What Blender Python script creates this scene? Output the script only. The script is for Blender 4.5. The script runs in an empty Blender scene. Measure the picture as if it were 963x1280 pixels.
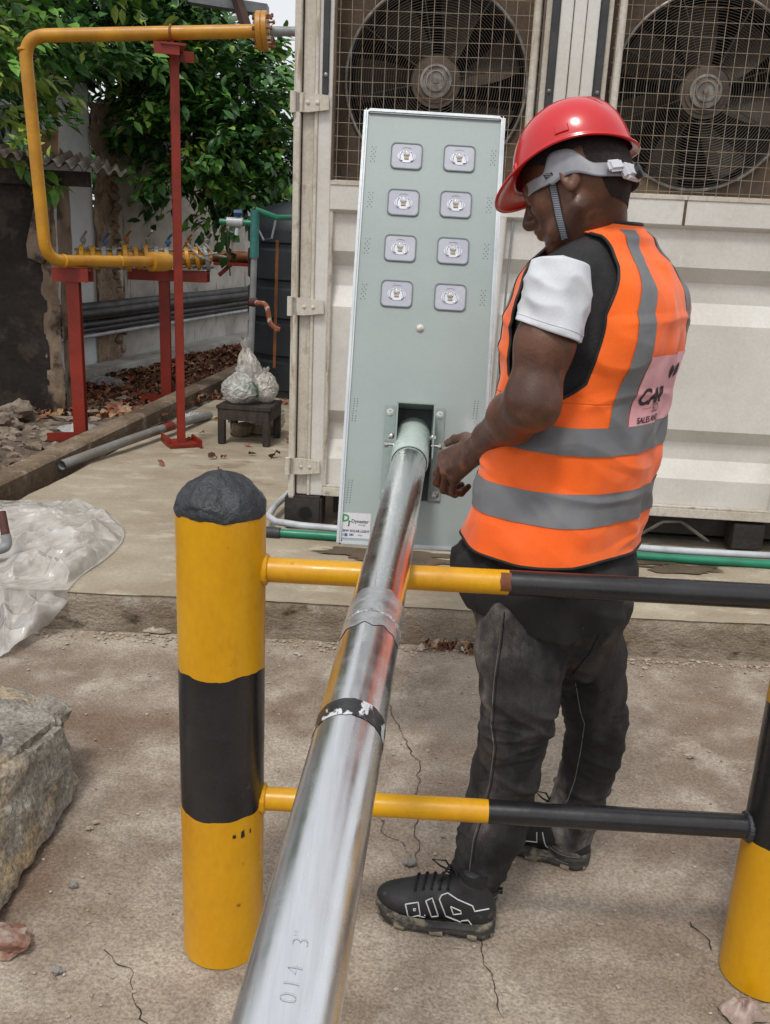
import bpy, bmesh, math, random
import numpy as np
from mathutils import Vector, Matrix, noise as mnoise
from mathutils.bvhtree import BVHTree
S = bpy.context.scene
COL = S.collection
rad = math.radians

# ------------------------------------------------------------------ camera
FPX, CAMH = 1150.0, 1.5
_dn = Vector((301 - 481.5, 4477 - 640, FPX)).normalized()      # world "down" seen by the camera
_up = -_dn
_fy = (Vector((0, 0, 1)) - _up * _up.z).normalized()
_fx = _fy.cross(_up)
if _fx.x < 0: _fx = -_fx
CX, CY, CZ = _fx, _fy, _up                                       # world axes in camera coordinates (x right, y down, z forward)
cam_d = bpy.data.cameras.new('camera')
cam = bpy.data.objects.new('camera', cam_d); COL.objects.link(cam)
cam_d.sensor_fit = 'VERTICAL'; cam_d.sensor_height = 36; cam_d.sensor_width = 27.08
cam_d.lens = 36 * FPX / 1280
cam_d.clip_start = 0.02; cam_d.clip_end = 500
right = Vector((CX.x, CY.x, CZ.x)); down = Vector((CX.y, CY.y, CZ.y)); fwd = Vector((CX.z, CY.z, CZ.z))
cam.matrix_world = Matrix(((right.x, -down.x, -fwd.x, 0), (right.y, -down.y, -fwd.y, 0), (right.z, -down.z, -fwd.z, CAMH), (0, 0, 0, 1)))
S.camera = cam
CO = Vector((0, 0, CAMH))
def ray(px, py):
    return right * ((px - 481.5) / FPX) + down * ((py - 640) / FPX) + fwd
def P(px, py, Y):
    r = ray(px, py); return CO + r * (Y / r.y)
def G(px, py, z=0.0):
    r = ray(px, py); return CO + r * ((z - CAMH) / r.z)
def D(px, py, d):
    return CO + ray(px, py) * d
def proj(p):
    v = Vector(p) - CO; d = v.dot(fwd)
    return 481.5 + FPX * v.dot(right) / d, 640 + FPX * v.dot(down) / d

# ------------------------------------------------------------------ world, sun, exposure
w = bpy.data.worlds.new("World"); S.world = w; w.use_nodes = True
nt = w.node_tree; nt.nodes.clear()
sky = nt.nodes.new('ShaderNodeTexSky'); sky.sky_type = 'NISHITA'; sky.sun_disc = False
SUN_EL, SUN_AZ = 62, 200
sky.sun_elevation = rad(SUN_EL); sky.sun_rotation = rad(SUN_AZ); sky.dust_density = 4.0; sky.air_density = 1.0
hs = nt.nodes.new('ShaderNodeHueSaturation'); hs.inputs['Saturation'].default_value = 0.22; hs.inputs['Value'].default_value = 1.35
bgn = nt.nodes.new('ShaderNodeBackground'); bgn.inputs[1].default_value = 0.108
wo = nt.nodes.new('ShaderNodeOutputWorld')
mxs = nt.nodes.new('ShaderNodeMix'); mxs.data_type = 'RGBA'; mxs.inputs[0].default_value = .6; mxs.inputs[7].default_value = (8.6, 8.75, 9.0, 1)    # even cloud cover over the sky
nt.links.new(sky.outputs[0], hs.inputs['Color']); nt.links.new(hs.outputs[0], mxs.inputs[6]); nt.links.new(mxs.outputs[2], bgn.inputs[0]); nt.links.new(bgn.outputs[0], wo.inputs[0])
sl = bpy.data.lights.new('sun', 'SUN'); sl.energy = 1.5; sl.angle = rad(10); sl.color = (1.0, 0.965, 0.91)
so = bpy.data.objects.new('sun', sl); COL.objects.link(so)
az = rad(SUN_AZ)
sd = Vector((math.sin(az) * math.cos(rad(SUN_EL)), math.cos(az) * math.cos(rad(SUN_EL)), math.sin(rad(SUN_EL))))
so.rotation_euler = sd.to_track_quat('Z', 'Y').to_euler()
S.view_settings.view_transform = 'Standard'; S.view_settings.look = 'None'
S.view_settings.exposure = 0.14; S.view_settings.gamma = 1.0

# ------------------------------------------------------------------ materials
MATS = {}
def C4(c): return (c[0], c[1], c[2], 1.0)
def hx(h, k=1.0):
    v = [int(h[i:i+2], 16) / 255 for i in (0, 2, 4)]
    return tuple((x / 12.92 if x <= .04045 else ((x + .055) / 1.055) ** 2.4) * k for x in v)
def pmat(name, c1, c2=None, s1=3.0, lo=.38, hi=.62, c3=None, s3=1.0, lo3=.5, hi3=.6, fine=.12, fs=90.0, rough=.6, metal=0.0, bump=.15, bs=60.0,
         bd=.01, stretch=(1, 1, 1), coat=0.0, rvar=.1, pits=0.0, ps=40.0, spec=.5, sheen=0.0, c4=None, s4=8.0, lo4=.58, hi4=.66, st4=(1, 1, 1), det=8):
    if name in MATS: return MATS[name]
    m = bpy.data.materials.new(name); m.use_nodes = True; N = m.node_tree.nodes; L = m.node_tree.links
    b = N['Principled BSDF']; tc = N.new('ShaderNodeTexCoord'); mp = N.new('ShaderNodeMapping'); mp.inputs['Scale'].default_value = stretch
    L.new(tc.outputs['Object'], mp.inputs[0])
    def noi(scale, vec=mp, det=det, rgh=.6):
        n = N.new('ShaderNodeTexNoise'); n.inputs['Scale'].default_value = scale; n.inputs['Detail'].default_value = det; n.inputs['Roughness'].default_value = rgh
        L.new(vec.outputs[0], n.inputs['Vector']); return n
    def rng(src, a, c, d=0., e=1.):
        r = N.new('ShaderNodeMapRange'); r.inputs[1].default_value = a; r.inputs[2].default_value = c; r.inputs[3].default_value = d; r.inputs[4].default_value = e
        r.interpolation_type = 'SMOOTHSTEP' if d < e else 'LINEAR'
        L.new(src, r.inputs[0]); return r.outputs[0]
    def mix(f, a, c2_):
        x = N.new('ShaderNodeMix'); x.data_type = 'RGBA'
        L.new(f, x.inputs[0])
        if isinstance(a, tuple): x.inputs[6].default_value = C4(a)
        else: L.new(a, x.inputs[6])
        if isinstance(c2_, tuple): x.inputs[7].default_value = C4(c2_)
        else: L.new(c2_, x.inputs[7])
        return x.outputs[2]
    col = c1
    if c2 is not None: col = mix(rng(noi(s1).outputs[0], lo, hi), col, c2)
    if c3 is not None: col = mix(rng(noi(s3).outputs[0], lo3, hi3), col, c3)
    if c4 is not None:
        m4 = N.new('ShaderNodeMapping'); m4.inputs['Scale'].default_value = st4; m4.inputs['Location'].default_value = (3.1, 7.7, 1.3); L.new(tc.outputs['Object'], m4.inputs[0])
        col = mix(rng(noi(s4, m4).outputs[0], lo4, hi4), col, c4)
    if fine:
        f = rng(noi(fs).outputs[0], .3, .7, 1 - fine, 1 + fine)
        x = N.new('ShaderNodeVectorMath'); x.operation = 'SCALE'
        if isinstance(col, tuple): x.inputs[0].default_value = col
        else: L.new(col, x.inputs[0])
        L.new(f, x.inputs['Scale']); col = x.outputs[0]
    if isinstance(col, tuple): b.inputs['Base Color'].default_value = C4(col)
    else: L.new(col, b.inputs['Base Color'])
    b.inputs['Metallic'].default_value = metal
    b.inputs['Specular IOR Level'].default_value = spec
    if coat: b.inputs['Coat Weight'].default_value = coat; b.inputs['Coat Roughness'].default_value = .15
    if sheen: b.inputs['Sheen Weight'].default_value = sheen
    if rvar: L.new(rng(noi(s1 * 2.3).outputs[0], .3, .7, max(0.02, rough - rvar), min(1, rough + rvar)), b.inputs['Roughness'])
    else: b.inputs['Roughness'].default_value = rough
    if bump:
        h = noi(bs, det=6).outputs[0]
        if pits:
            v = N.new('ShaderNodeTexVoronoi'); v.inputs['Scale'].default_value = ps; L.new(mp.outputs[0], v.inputs['Vector'])
            pr = rng(v.outputs['Distance'], .0, .35)
            a = N.new('ShaderNodeMath'); a.operation = 'MULTIPLY_ADD'; L.new(pr, a.inputs[0]); a.inputs[1].default_value = pits; L.new(h, a.inputs[2]); h = a.outputs[0]
        bn = N.new('ShaderNodeBump'); bn.inputs['Strength'].default_value = bump; bn.inputs['Distance'].default_value = bd
        L.new(h, bn.inputs['Height']); L.new(bn.outputs[0], b.inputs['Normal'])
    MATS[name] = m; return m
def plastic_mat(name, col, alpha=.55, rough=.25, bs=30, white=.5):
    m = bpy.data.materials.new(name); m.use_nodes = True; N = m.node_tree.nodes; L = m.node_tree.links
    b = N['Principled BSDF']; b.inputs['Base Color'].default_value = C4(col); b.inputs['Roughness'].default_value = rough
    tc = N.new('ShaderNodeTexCoord'); n = N.new('ShaderNodeTexNoise'); n.inputs['Scale'].default_value = bs; n.inputs['Detail'].default_value = 6; n.inputs['Distortion'].default_value = 1.5
    L.new(tc.outputs['Object'], n.inputs[0]); bn = N.new('ShaderNodeBump'); bn.inputs['Strength'].default_value = .7; bn.inputs['Distance'].default_value = .02
    L.new(n.outputs[0], bn.inputs['Height']); L.new(bn.outputs[0], b.inputs['Normal'])
    r = N.new('ShaderNodeMapRange'); r.inputs[1].default_value = .35; r.inputs[2].default_value = .65; r.inputs[3].default_value = alpha - .15; r.inputs[4].default_value = min(1, alpha + .25)
    L.new(n.outputs[0], r.inputs[0]); L.new(r.outputs[0], b.inputs['Alpha'])
    MATS[name] = m; return m

# ------------------------------------------------------------------ mesh building
ORG = {}
def fin(o, parent=None, label=None, cat=None, group=None, kind=None):
    if parent is not None:
        o.parent = parent; ORG[o] = ORG[parent]
    if label: o['label'] = label
    if cat: o['category'] = cat
    if group: o['group'] = group
    if kind: o['kind'] = kind
    return o
def empty(name, loc, label, cat, group=None):
    o = bpy.data.objects.new(name, None); COL.objects.link(o); o.location = loc; o.empty_display_size = .1
    ORG[o] = Vector(loc); return fin(o, None, label, cat, group)
class MB:
    def __init__(s): s.v = []; s.f = []; s.mi = []; s.cur = 0
    def add(s, vs, fs):
        n = len(s.v); s.v += [Vector(a) for a in vs]
        for f in fs: s.f.append([i + n for i in f]); s.mi.append(s.cur)
        return s
    def box(s, c, sz, R=None, bev=0.0):
        c = Vector(c); hx_, hy, hz = [a / 2 for a in sz]
        if bev > 0:
            b = min(bev, hx_ * .9, hy * .9, hz * .9); bm = bmesh.new(); bmesh.ops.create_cube(bm, size=1)
            for v in bm.verts: v.co = Vector((v.co.x * 2 * hx_, v.co.y * 2 * hy, v.co.z * 2 * hz))
            bmesh.ops.bevel(bm, geom=bm.edges[:] , offset=b, segments=2, affect='EDGES')
            bm.verts.index_update()
            vs = [v.co.copy() for v in bm.verts]; fs = [[v.index for v in f.verts] for f in bm.faces]; bm.free()
        else:
            vs = [Vector((x, y, z)) for x in (-hx_, hx_) for y in (-hy, hy) for z in (-hz, hz)]
            fs = [(0, 1, 3, 2), (4, 6, 7, 5), (0, 4, 5, 1), (2, 3, 7, 6), (0, 2, 6, 4), (1, 5, 7, 3)]
        if R is not None: vs = [R @ v for v in vs]
        return s.add([v + c for v in vs], fs)
    def tube(s, pts, r, seg=16, cap=True, squash=None, ref=None):
        pts = [Vector(p) for p in pts]; n = len(pts); rs = r if isinstance(r, (list, tuple)) else [r] * n
        prev = None; rings = []
        for i, p in enumerate(pts):
            t = (pts[min(i + 1, n - 1)] - pts[max(i - 1, 0)])
            if t.length < 1e-9: t = Vector((0, 0, 1))
            t.normalize()
            if prev is None:
                a = Vector(ref) if ref is not None else (Vector((0, 0, 1)) if abs(t.z) < .9 else Vector((1, 0, 0)))
            else: a = prev
            a = (a - t * a.dot(t)).normalized(); prev = a; b = t.cross(a)
            ra = rs[i]; rb = ra * (squash if squash else 1)
            rings.append([p + a * ra * math.cos(2 * math.pi * k / seg) + b * rb * math.sin(2 * math.pi * k / seg) for k in range(seg)])
        vs = [v for rg in rings for v in rg]; fs = []
        for i in range(n - 1):
            for k in range(seg):
                fs.append((i * seg + k, i * seg + (k + 1) % seg, (i + 1) * seg + (k + 1) % seg, (i + 1) * seg + k))
        if cap: fs.append(list(range(seg))[::-1]); fs.append([(n - 1) * seg + k for k in range(seg)])
        return s.add(vs, fs)
    def lathe(s, c, ax, prof, seg=32, ref=None):     # prof: list of (r, h)
        ax = Vector(ax).normalized(); a = Vector(ref) if ref is not None else (Vector((0, 0, 1)) if abs(ax.z) < .9 else Vector((1, 0, 0)))
        a = (a - ax * a.dot(ax)).normalized(); b = ax.cross(a); c = Vector(c); vs = []; fs = []
        for r, h in prof:
            for k in range(seg):
                t = 2 * math.pi * k / seg; vs.append(c + ax * h + (a * math.cos(t) + b * math.sin(t)) * r)
        for i in range(len(prof) - 1):
            for k in range(seg): fs.append((i * seg + k, i * seg + (k + 1) % seg, (i + 1) * seg + (k + 1) % seg, (i + 1) * seg + k))
        fs.append(list(range(seg))[::-1]); n = len(prof) - 1; fs.append([n * seg + k for k in range(seg)])
        return s.add(vs, fs)
    def grid(s, fn, nu, nv, cu=False, cv=False):
        vs = [fn(i / (nu if cu else nu - 1), j / (nv if cv else nv - 1)) for j in range(nv) for i in range(nu)]; fs = []
        for j in range(nv if cv else nv - 1):
            for i in range(nu if cu else nu - 1):
                i2 = (i + 1) % nu; j2 = (j + 1) % nv; fs.append((j * nu + i, j * nu + i2, j2 * nu + i2, j2 * nu + i))
        return s.add(vs, fs)
    def prism(s, poly, off):                          # poly: 3D points, extruded by the vector off
        poly = [Vector(p) for p in poly]; off = Vector(off); n = len(poly)
        return s.add(poly + [p + off for p in poly], [list(range(n))[::-1], [n + i for i in range(n)]] + [(i, (i + 1) % n, n + (i + 1) % n, n + i) for i in range(n)])
    def build(s, name, mat=None, parent=None, smooth=True, ang=40, label=None, cat=None, group=None, kind=None, origin=None):
        org = ORG[parent] if parent is not None else (Vector(origin) if origin is not None else Vector((0, 0, 0)))
        me = bpy.data.meshes.new(name); me.from_pydata([tuple(v - org) for v in s.v], [], s.f); 
        mats = mat if isinstance(mat, (list, tuple)) else [mat]
        for m in mats: me.materials.append(m)
        if len(mats) > 1: me.polygons.foreach_set('material_index', s.mi)
        bm = bmesh.new(); bm.from_mesh(me); bmesh.ops.recalc_face_normals(bm, faces=bm.faces[:])
        if smooth:
            ca = rad(ang)
            for f in bm.faces: f.smooth = True
            for e in bm.edges:
                if len(e.link_faces) == 2 and e.calc_face_angle(0) > ca: e.smooth = False
        bm.to_mesh(me); bm.free(); me.update()
        o = bpy.data.objects.new(name, me); COL.objects.link(o)
        if parent is None: o.location = org; ORG[o] = org
        return fin(o, parent, label, cat, group, kind)
def inst(src, name, parent, loc, rot=None, scale=None):   # another object on shared mesh data
    o = bpy.data.objects.new(name, src.data if hasattr(src, 'data') else src); COL.objects.link(o)
    if parent is not None: o.parent = parent; ORG[o] = ORG[parent]; o.location = Vector(loc) - ORG[parent]
    else: o.location = loc
    if rot is not None: o.rotation_mode = 'QUATERNION'; o.rotation_quaternion = rot
    if scale is not None: o.scale = scale
    return o
def text_mesh(body, size=1.0, res=3, bold=0.0, spacing=1.0):
    cu = bpy.data.curves.new('t', 'FONT'); cu.body = body; cu.size = size; cu.resolution_u = res; cu.offset = bold; cu.space_character = spacing
    cu.align_x = 'CENTER'; cu.align_y = 'CENTER'
    o = bpy.data.objects.new('t', cu); COL.objects.link(o)
    dg = bpy.context.evaluated_depsgraph_get(); dg.update(); me = bpy.data.meshes.new_from_object(o.evaluated_get(dg))
    vs = [v.co.copy() for v in me.vertices]; fs = [list(p.vertices) for p in me.polygons]
    bpy.data.objects.remove(o); bpy.data.curves.remove(cu); bpy.data.meshes.remove(me)
    return vs, fs
def subdiv_long(vs, fs, mx):
    bm = bmesh.new(); bv = [bm.verts.new(v) for v in vs]
    for f in fs:
        try: bm.faces.new([bv[i] for i in f])
        except Exception: pass
    bmesh.ops.triangulate(bm, faces=bm.faces[:])
    for _ in range(4):
        es = [e for e in bm.edges if e.calc_length() > mx]
        if not es: break
        bmesh.ops.subdivide_edges(bm, edges=es, cuts=1)
    bmesh.ops.triangulate(bm, faces=bm.faces[:]); bm.verts.index_update()
    r = [v.co.copy() for v in bm.verts], [[v.index for v in f.verts] for f in bm.faces]; bm.free(); return r
def nz(p, s=1.0, o=0.0): return mnoise.noise(Vector((p[0] * s + o, p[1] * s - o, p[2] * s + 2 * o)))
def fbm(p, s=1.0, oct=4, o=0.0): return mnoise.fractal(Vector((p[0] * s + o, p[1] * s - o, p[2] * s + o)), 1.0, 2.0, oct)
def rock(c, r, seed=0, sub=3, rough=.35, R=None, ground=None):
    bm = bmesh.new(); bmesh.ops.create_icosphere(bm, subdivisions=sub, radius=1)
    vs = []
    for v in bm.verts:
        d = v.co.normalized(); k = 1 + rough * fbm(d, 1.3, 4, seed * 3.7) + rough * .3 * nz(d, 5, seed)
        p = Vector((d.x * r[0], d.y * r[1], d.z * r[2])) * k
        if R is not None: p = R @ p
        vs.append(p + Vector(c))
    bm.verts.index_update(); fs = [[v.index for v in f.verts] for f in bm.faces]; bm.free(); return vs, fs
# ------------------------------------------------------------------ shared materials
m_ground = pmat('worn_concrete', hx('9c8f80'), hx('7c6d5f'), 1.3, .38, .6, c3=hx('ada294'), s3=5.5, lo3=.42, hi3=.78, c4=hx('6f5a4a'), s4=1.5, lo4=.5, hi4=.72, fine=.3, fs=140, rough=.9, bump=.65, bs=60, bd=.012, pits=.3, ps=60, rvar=.08, det=11)
m_slab = pmat('slab_concrete', hx('a19784'), hx('8a7c68'), 1.8, .3, .7, c3=hx('ada38f'), s3=5, lo3=.5, hi3=.7, c4=hx('7b6a58'), s4=1.2, lo4=.62, hi4=.72, st4=(1, 2.2, 1), fine=.12, fs=60, rough=.88, bump=.35, bs=30, bd=.01, stretch=(1, 1.7, 1), rvar=.06)
m_edge = pmat('step_face', hx('938878'), hx('7a6b5a'), 4, .35, .65, c3=hx('463a2f'), s3=9, lo3=.56, hi3=.72, c4=hx('9b9488'), s4=6, lo4=.55, hi4=.7, fine=.25, fs=120, rough=.95, bump=.9, bs=45, bd=.012, stretch=(1, 1, 1.6))
m_dirt = pmat('packed_dirt', hx('6e5f52'), hx('55473b'), 2.4, .35, .65, c3=hx('7d7064'), s3=7, lo3=.5, hi3=.7, fine=.35, fs=60, rough=1, bump=1, bs=35, bd=.02)
m_white = pmat('weathered_white_paint', hx('d0cdc7'), hx('c4c0b8'), 2.2, .35, .65, c3=hx('a89b88'), s3=5, lo3=.6, hi3=.8, c4=hx('d8d5ce'), s4=7, lo4=.62, hi4=.8, st4=(3, 3, .35), fine=.05, fs=80, rough=.5, bump=.12, bs=25, bd=.004)
m_cream = pmat('grimy_cream_paint', hx('c3bcb0'), hx('b1a797'), 3, .4, .7, c3=hx('76644f'), s3=9, lo3=.57, hi3=.76, c4=hx('8c7a62'), s4=14, lo4=.56, hi4=.72, st4=(3, 3, .3), fine=.1, fs=70, rough=.6, bump=.25, bs=40, bd=.004)
m_black = pmat('black_steel', hx('26221f'), hx('35302b'), 5, fine=.2, fs=60, rough=.6, bump=.3, bs=50)
m_rubber = pmat('black_rubber', hx('2b2b2e'), hx('38383a'), 6, fine=.1, rough=.55, bump=.1)
m_void = pmat('void_shade', hx('15110f'), None, fine=.3, fs=40, rough=.9, bump=.3)  # near-black colour stands in for shade in openings and under the floor
m_tan = pmat('dusty_shroud', hx('64533f'), hx('42352a'), 3, .3, .7, fine=.2, rough=.8, bump=.2)
m_blade = pmat('dusty_blade', hx('5d5145'), hx('443a31'), 6, .35, .65, fine=.15, rough=.8, bump=.2)
m_hub = pmat('fan_hub_metal', hx('8f8a84'), hx('6b645d'), 20, fine=.12, rough=.5, metal=.3, bump=.1)
m_wire = pmat('rusty_wire', hx('95897a'), hx('7d6650'), 12, .45, .65, fine=.1, rough=.5, metal=.3, bump=0)
m_guard = pmat('guard_wire', hx('4a453f'), None, fine=.1, rough=.5, metal=.3, bump=0)
m_yel = pmat('yellow_paint', hx('d09a08'), hx('c88f08'), 4, .4, .6, c3=hx('b57d0e'), s3=9, lo3=.55, hi3=.75, fine=.04, rough=.36, bump=.25, bs=22, bd=.004, rvar=.12, c4=hx('6f4c1c'), s4=16, lo4=.66, hi4=.72, stretch=(1, 1, .5))
m_yelpipe = pmat('gas_pipe_yellow', hx('c18a1c'), hx('a9741a'), 4, fine=.05, rough=.4, bump=.1, bs=30)
m_blk = pmat('black_gloss_paint', hx('1b1b1d'), hx('262527'), 4, fine=.1, rough=.26, bump=.25, bs=24, bd=.003, rvar=.1, c4=hx('4a4643'), s4=22, lo4=.66, hi4=.74)
m_tar = pmat('thick_black_paint', hx('26282c'), hx('303338'), 7, fine=.15, rough=.38, bump=.9, bs=38, bd=.012, rvar=.06)
m_red = pmat('red_oxide_paint', hx('8a2815'), hx('742010'), 3, fine=.08, rough=.5, bump=.15, bs=30)
m_pvc = pmat('white_pvc', hx('b9bcc0'), hx('9fa0a4'), 5, fine=.05, rough=.4, bump=.05)
m_green = pmat('green_pvc', hx('1c7a5c'), hx('17694f'), 5, fine=.05, rough=.4, bump=.05)
m_grey = pmat('grey_plastic', hx('8c8f90'), hx('76787a'), 5, fine=.08, rough=.5, bump=.1)
m_leaf = []
for i, (a, b_) in enumerate([('3a6428', '4a7a2e'), ('2c5423', '38682a'), ('5a8a34', '6c9a3e'), ('214420', '2e5424'), ('7d9a3e', '94a94c')]):
    m = pmat('leaf_green_%d' % i, hx(a), hx(b_), 9, fine=.15, rough=.42, bump=0); m.node_tree.nodes['Principled BSDF'].inputs['Subsurface Weight'].default_value = 0
    m_leaf.append(m)
m_bark = pmat('bark', hx('4b3f33'), hx('352b22'), 10, fine=.3, rough=.95, bump=1, bs=30, stretch=(1, 1, .3))

# ------------------------------------------------------------------ ground, platform, dirt
ZP = .15
mb = MB()
def gf(u, v):
    x = -2.6 + 5.6 * u; y = .15 + 3.13 * v; e = max(0, min(1, (3.22 - y) * 20))
    z = .006 * fbm((x, y, 0), 1.2, 3) + .003 * fbm((x, y, 3), 9, 3)
    return Vector((x, y, z - .004))
mb.grid(gf, 280, 170); mb.build('ground', m_ground, kind='structure')
mb = MB(); s_ = 300
mb.add([(-s_, -s_, -.03), (s_, -s_, -.03), (s_, s_, -.03), (-s_, s_, -.03)], [(0, 1, 2, 3)])
mb.build('far_ground', m_dirt, kind='structure')
# raised slab: uneven front edge
ed = G(85, 737, ZP), G(963, 776, ZP)
EY = lambda x: 3.256 + .012 * fbm((x, 0, 0), 2.5, 4) + .004 * fbm((x, 5, 0), 25, 3)
XL = lambda y: -1.86 + (y - 4.2) * .125 + .02 * fbm((0, y, 2), 2.5, 3)    # left border along the gutter
mb = MB()
def sf(u, v):
    y0 = 3.25; y = 3.25 + (12.5 - 3.25) * v ** 1.6; xl = XL(y); x = xl + (2.9 - xl) * u
    if v == 0: y = EY(x)
    if 0 < v < .03: y = max(y, EY(x) + .01)
    return Vector((x, y, ZP + .003 * fbm((x, y, 0), 3, 3)))
mb.grid(sf, 160, 150); mb.build('platform', m_slab, kind='structure')
mb = MB()
def ef(u, v):
    x = -2.05 + 4.95 * u; t = v
    b = .010 * fbm((x * 1.0, v * .4, 7), 6, 5) + .003 * fbm((x, v, 1), 30, 3); r = .012 * max(0, (v - .85) / .15)
    return Vector((x, EY(x) - .004 + r - b * (1 - v) * 1.2 * (1 if v < 1 else 0), -.03 + (ZP + .03) * v + (.003 * fbm((x, EY(x), 0), 3, 3) if v == 1 else 0)))
mb.grid(ef, 420, 14); mb.build('platform_step', m_edge, kind='structure')
# slab left face into the gutter
mb = MB(); mb.grid(lambda u, v: Vector((XL(3.25 + 6 * u), 3.25 + 6 * u, -.05 + (ZP + .05) * v)), 60, 3); mb.build('platform_side', m_edge, kind='structure')
# dirt yard behind the kerb beam
mb = MB()
def df(u, v):
    y = 2.6 + 12.4 * v; xr = XL(y) - .1; x = -9 + (xr + 9) * u
    h = .10 + .03 * fbm((x, y, 4), 1.1, 4) + .01 * fbm((x, y, 4), 7, 3)
    return Vector((x, y, h))
mb.grid(df, 140, 140); mb.build('dirt_yard', m_dirt, kind='structure')
# concrete kerb beam
A, B = Vector((-2.07, 3.4, 0)), Vector((-1.23, 10.6, 0)); dv = (B - A).normalized(); nv = Vector((-dv.y, dv.x, 0))
mb = MB()
prof = [(-.0, -.04), (-.0, .205), (.02, .222), (.13, .225), (.15, .20), (.15, .05)]
def bf(u, v):
    k = v * (len(prof) - 1); i = min(int(k), len(prof) - 2); f = k - i
    a = prof[i][0] * (1 - f) + prof[i + 1][0] * f; z = prof[i][1] * (1 - f) + prof[i + 1][1] * f
    p = A.lerp(B, u) + nv * (a - .0) + Vector((0, 0, z)); n = .008 * fbm(p, 6, 3)
    return p + Vector((n, 0, n * .7))
mb.grid(bf, 220, 16)
m_kerb = pmat('kerb_concrete', hx('81705e'), hx('64533f'), 3, .35, .65, c3=hx('94877a'), s3=9, lo3=.55, hi3=.7, fine=.25, fs=60, rough=.95, bump=.8, bs=30, bd=.015)
mb.build('kerb', m_kerb, kind='structure')

# cracks: dirt-filled gaps in the concrete
m_crack = pmat('crack_soil', hx('4a3b30'), hx('2e241d'), 20, fine=.3, rough=1, bump=.5)
def crack(pts, w0, seed):
    random.seed(seed); wp = [G(*p, 0) for p in pts]; out = []
    for a, b in zip(wp, wp[1:]):
        n = max(4, int((b - a).length / .012))
        for i in range(n): out.append(a.lerp(b, i / n))
    mb = MB(); vs = []; fs = []
    for i, p in enumerate(out):
        j = Vector((.018 * fbm(p, 18, 5, seed), .010 * fbm(p, 18, 5, seed + 9), 0)); ww = w0 * (.2 + .9 * abs(fbm(p, 30, 3, seed + 3))) * min(1, 6 * (1 - i / len(out)) + .2)
        c = p + j; z = .006 * fbm((c.x, c.y, 0), 1.2, 3) + .003 * fbm((c.x, c.y, 3), 9, 3) - .004 + .0022
        t = (out[min(i + 1, len(out) - 1)] - out[max(0, i - 1)]).normalized(); n = Vector((-t.y, t.x, 0))
        vs += [Vector((c.x, c.y, z)) + n * ww, Vector((c.x, c.y, z)) - n * ww]
        if i: fs.append((2 * i - 2, 2 * i - 1, 2 * i + 1, 2 * i))
    mb.add(vs, fs); mb.build('ground_crack', m_crack, kind='structure')
crack([(480, 868), (490, 890), (508, 925), (520, 955), (522, 1000), (524, 1050), (528, 1100)], .0035, 1)
crack([(470, 1020), (483, 1040), (505, 1062), (520, 1078)], .0022, 2)
crack([(505, 1150), (590, 1170), (612, 1210), (628, 1280)], .003, 3)
crack([(130, 1185), (165, 1215), (170, 1245), (190, 1290)], .0028, 4)
crack([(860, 1150), (885, 1175), (893, 1190)], .003, 5)

# loose stones and grit
m_stone = pmat('grey_stone', hx('8f8a86'), hx('6f6a66'), 40, fine=.2, rough=.9, bump=.6, bs=80)
m_stone2 = pmat('tan_stone', hx('b0a496'), hx('8f7c68'), 40, fine=.2, rough=.9, bump=.6, bs=80)
def stone(px, py, r, lab, m=m_stone, z=0, seed=1, name='stone', cat='stone', fl=.6):
    c = G(px, py, z); vs, fs = rock((0, 0, 0), (r, r * .8, r * fl), seed, 3, .5); mb = MB(); mb.add([v + c + Vector((0, 0, r * fl * .6)) for v in vs], fs)
    return mb.build(name, m, None, True, 25, lab, cat, origin=c)
stone(512, 1080, .015, 'grey pebble at the end of the ground crack beside the front shoe', seed=2)
stone(862, 946, .013, 'small white pebble alone on the concrete behind the black rail', m_stone2, seed=3)
stone(120, 1029, .008, 'tiny pale pebble near the foot of the broken concrete block', m_stone2, seed=4)
stone(112, 1036, .008, 'pale chip of stone just right of the broken concrete block', m_stone2, seed=5)
stone(72, 1215, .012, 'dark pebble in the lower left corner of the ground', m_stone, seed=6)
stone(92, 1108, .010, 'rounded grey pebble left of the bollard foot', m_stone, seed=7)
m_redst = pmat('red_stained_lump', hx('95857a'), hx('80594a'), 25, .4, .6, fine=.2, rough=.9, bump=.6, bs=50)
stone(12, 1180, .05, 'reddish stained lump of rubble at the left edge under the concrete block', m_redst, seed=8, name='rubble_lump', cat='rubble', fl=.5)
random.seed(5); mb = MB()
for i in range(1900):
    x = random.uniform(-1.3, 1.6); y = random.uniform(1.0, 3.2)
    if random.random() < .35: y = 3.23 - abs(random.gauss(0, .035)); 
    r = random.choice([.0015, .002, .003, .0045]); 
    if y > 3.1: r *= 1.7
    vs, fs = rock((x, y, r * .3 + .006 * fbm((x, y, 0), 1.2, 3) - .002), (r * random.uniform(.8, 1.6), r, r * .6), i, 1, .5); mb.add(vs, fs)
mb.build('loose_grit', m_stone2, kind='stuff', label='fine grit and pebbles scattered on the concrete', cat='grit')

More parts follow.
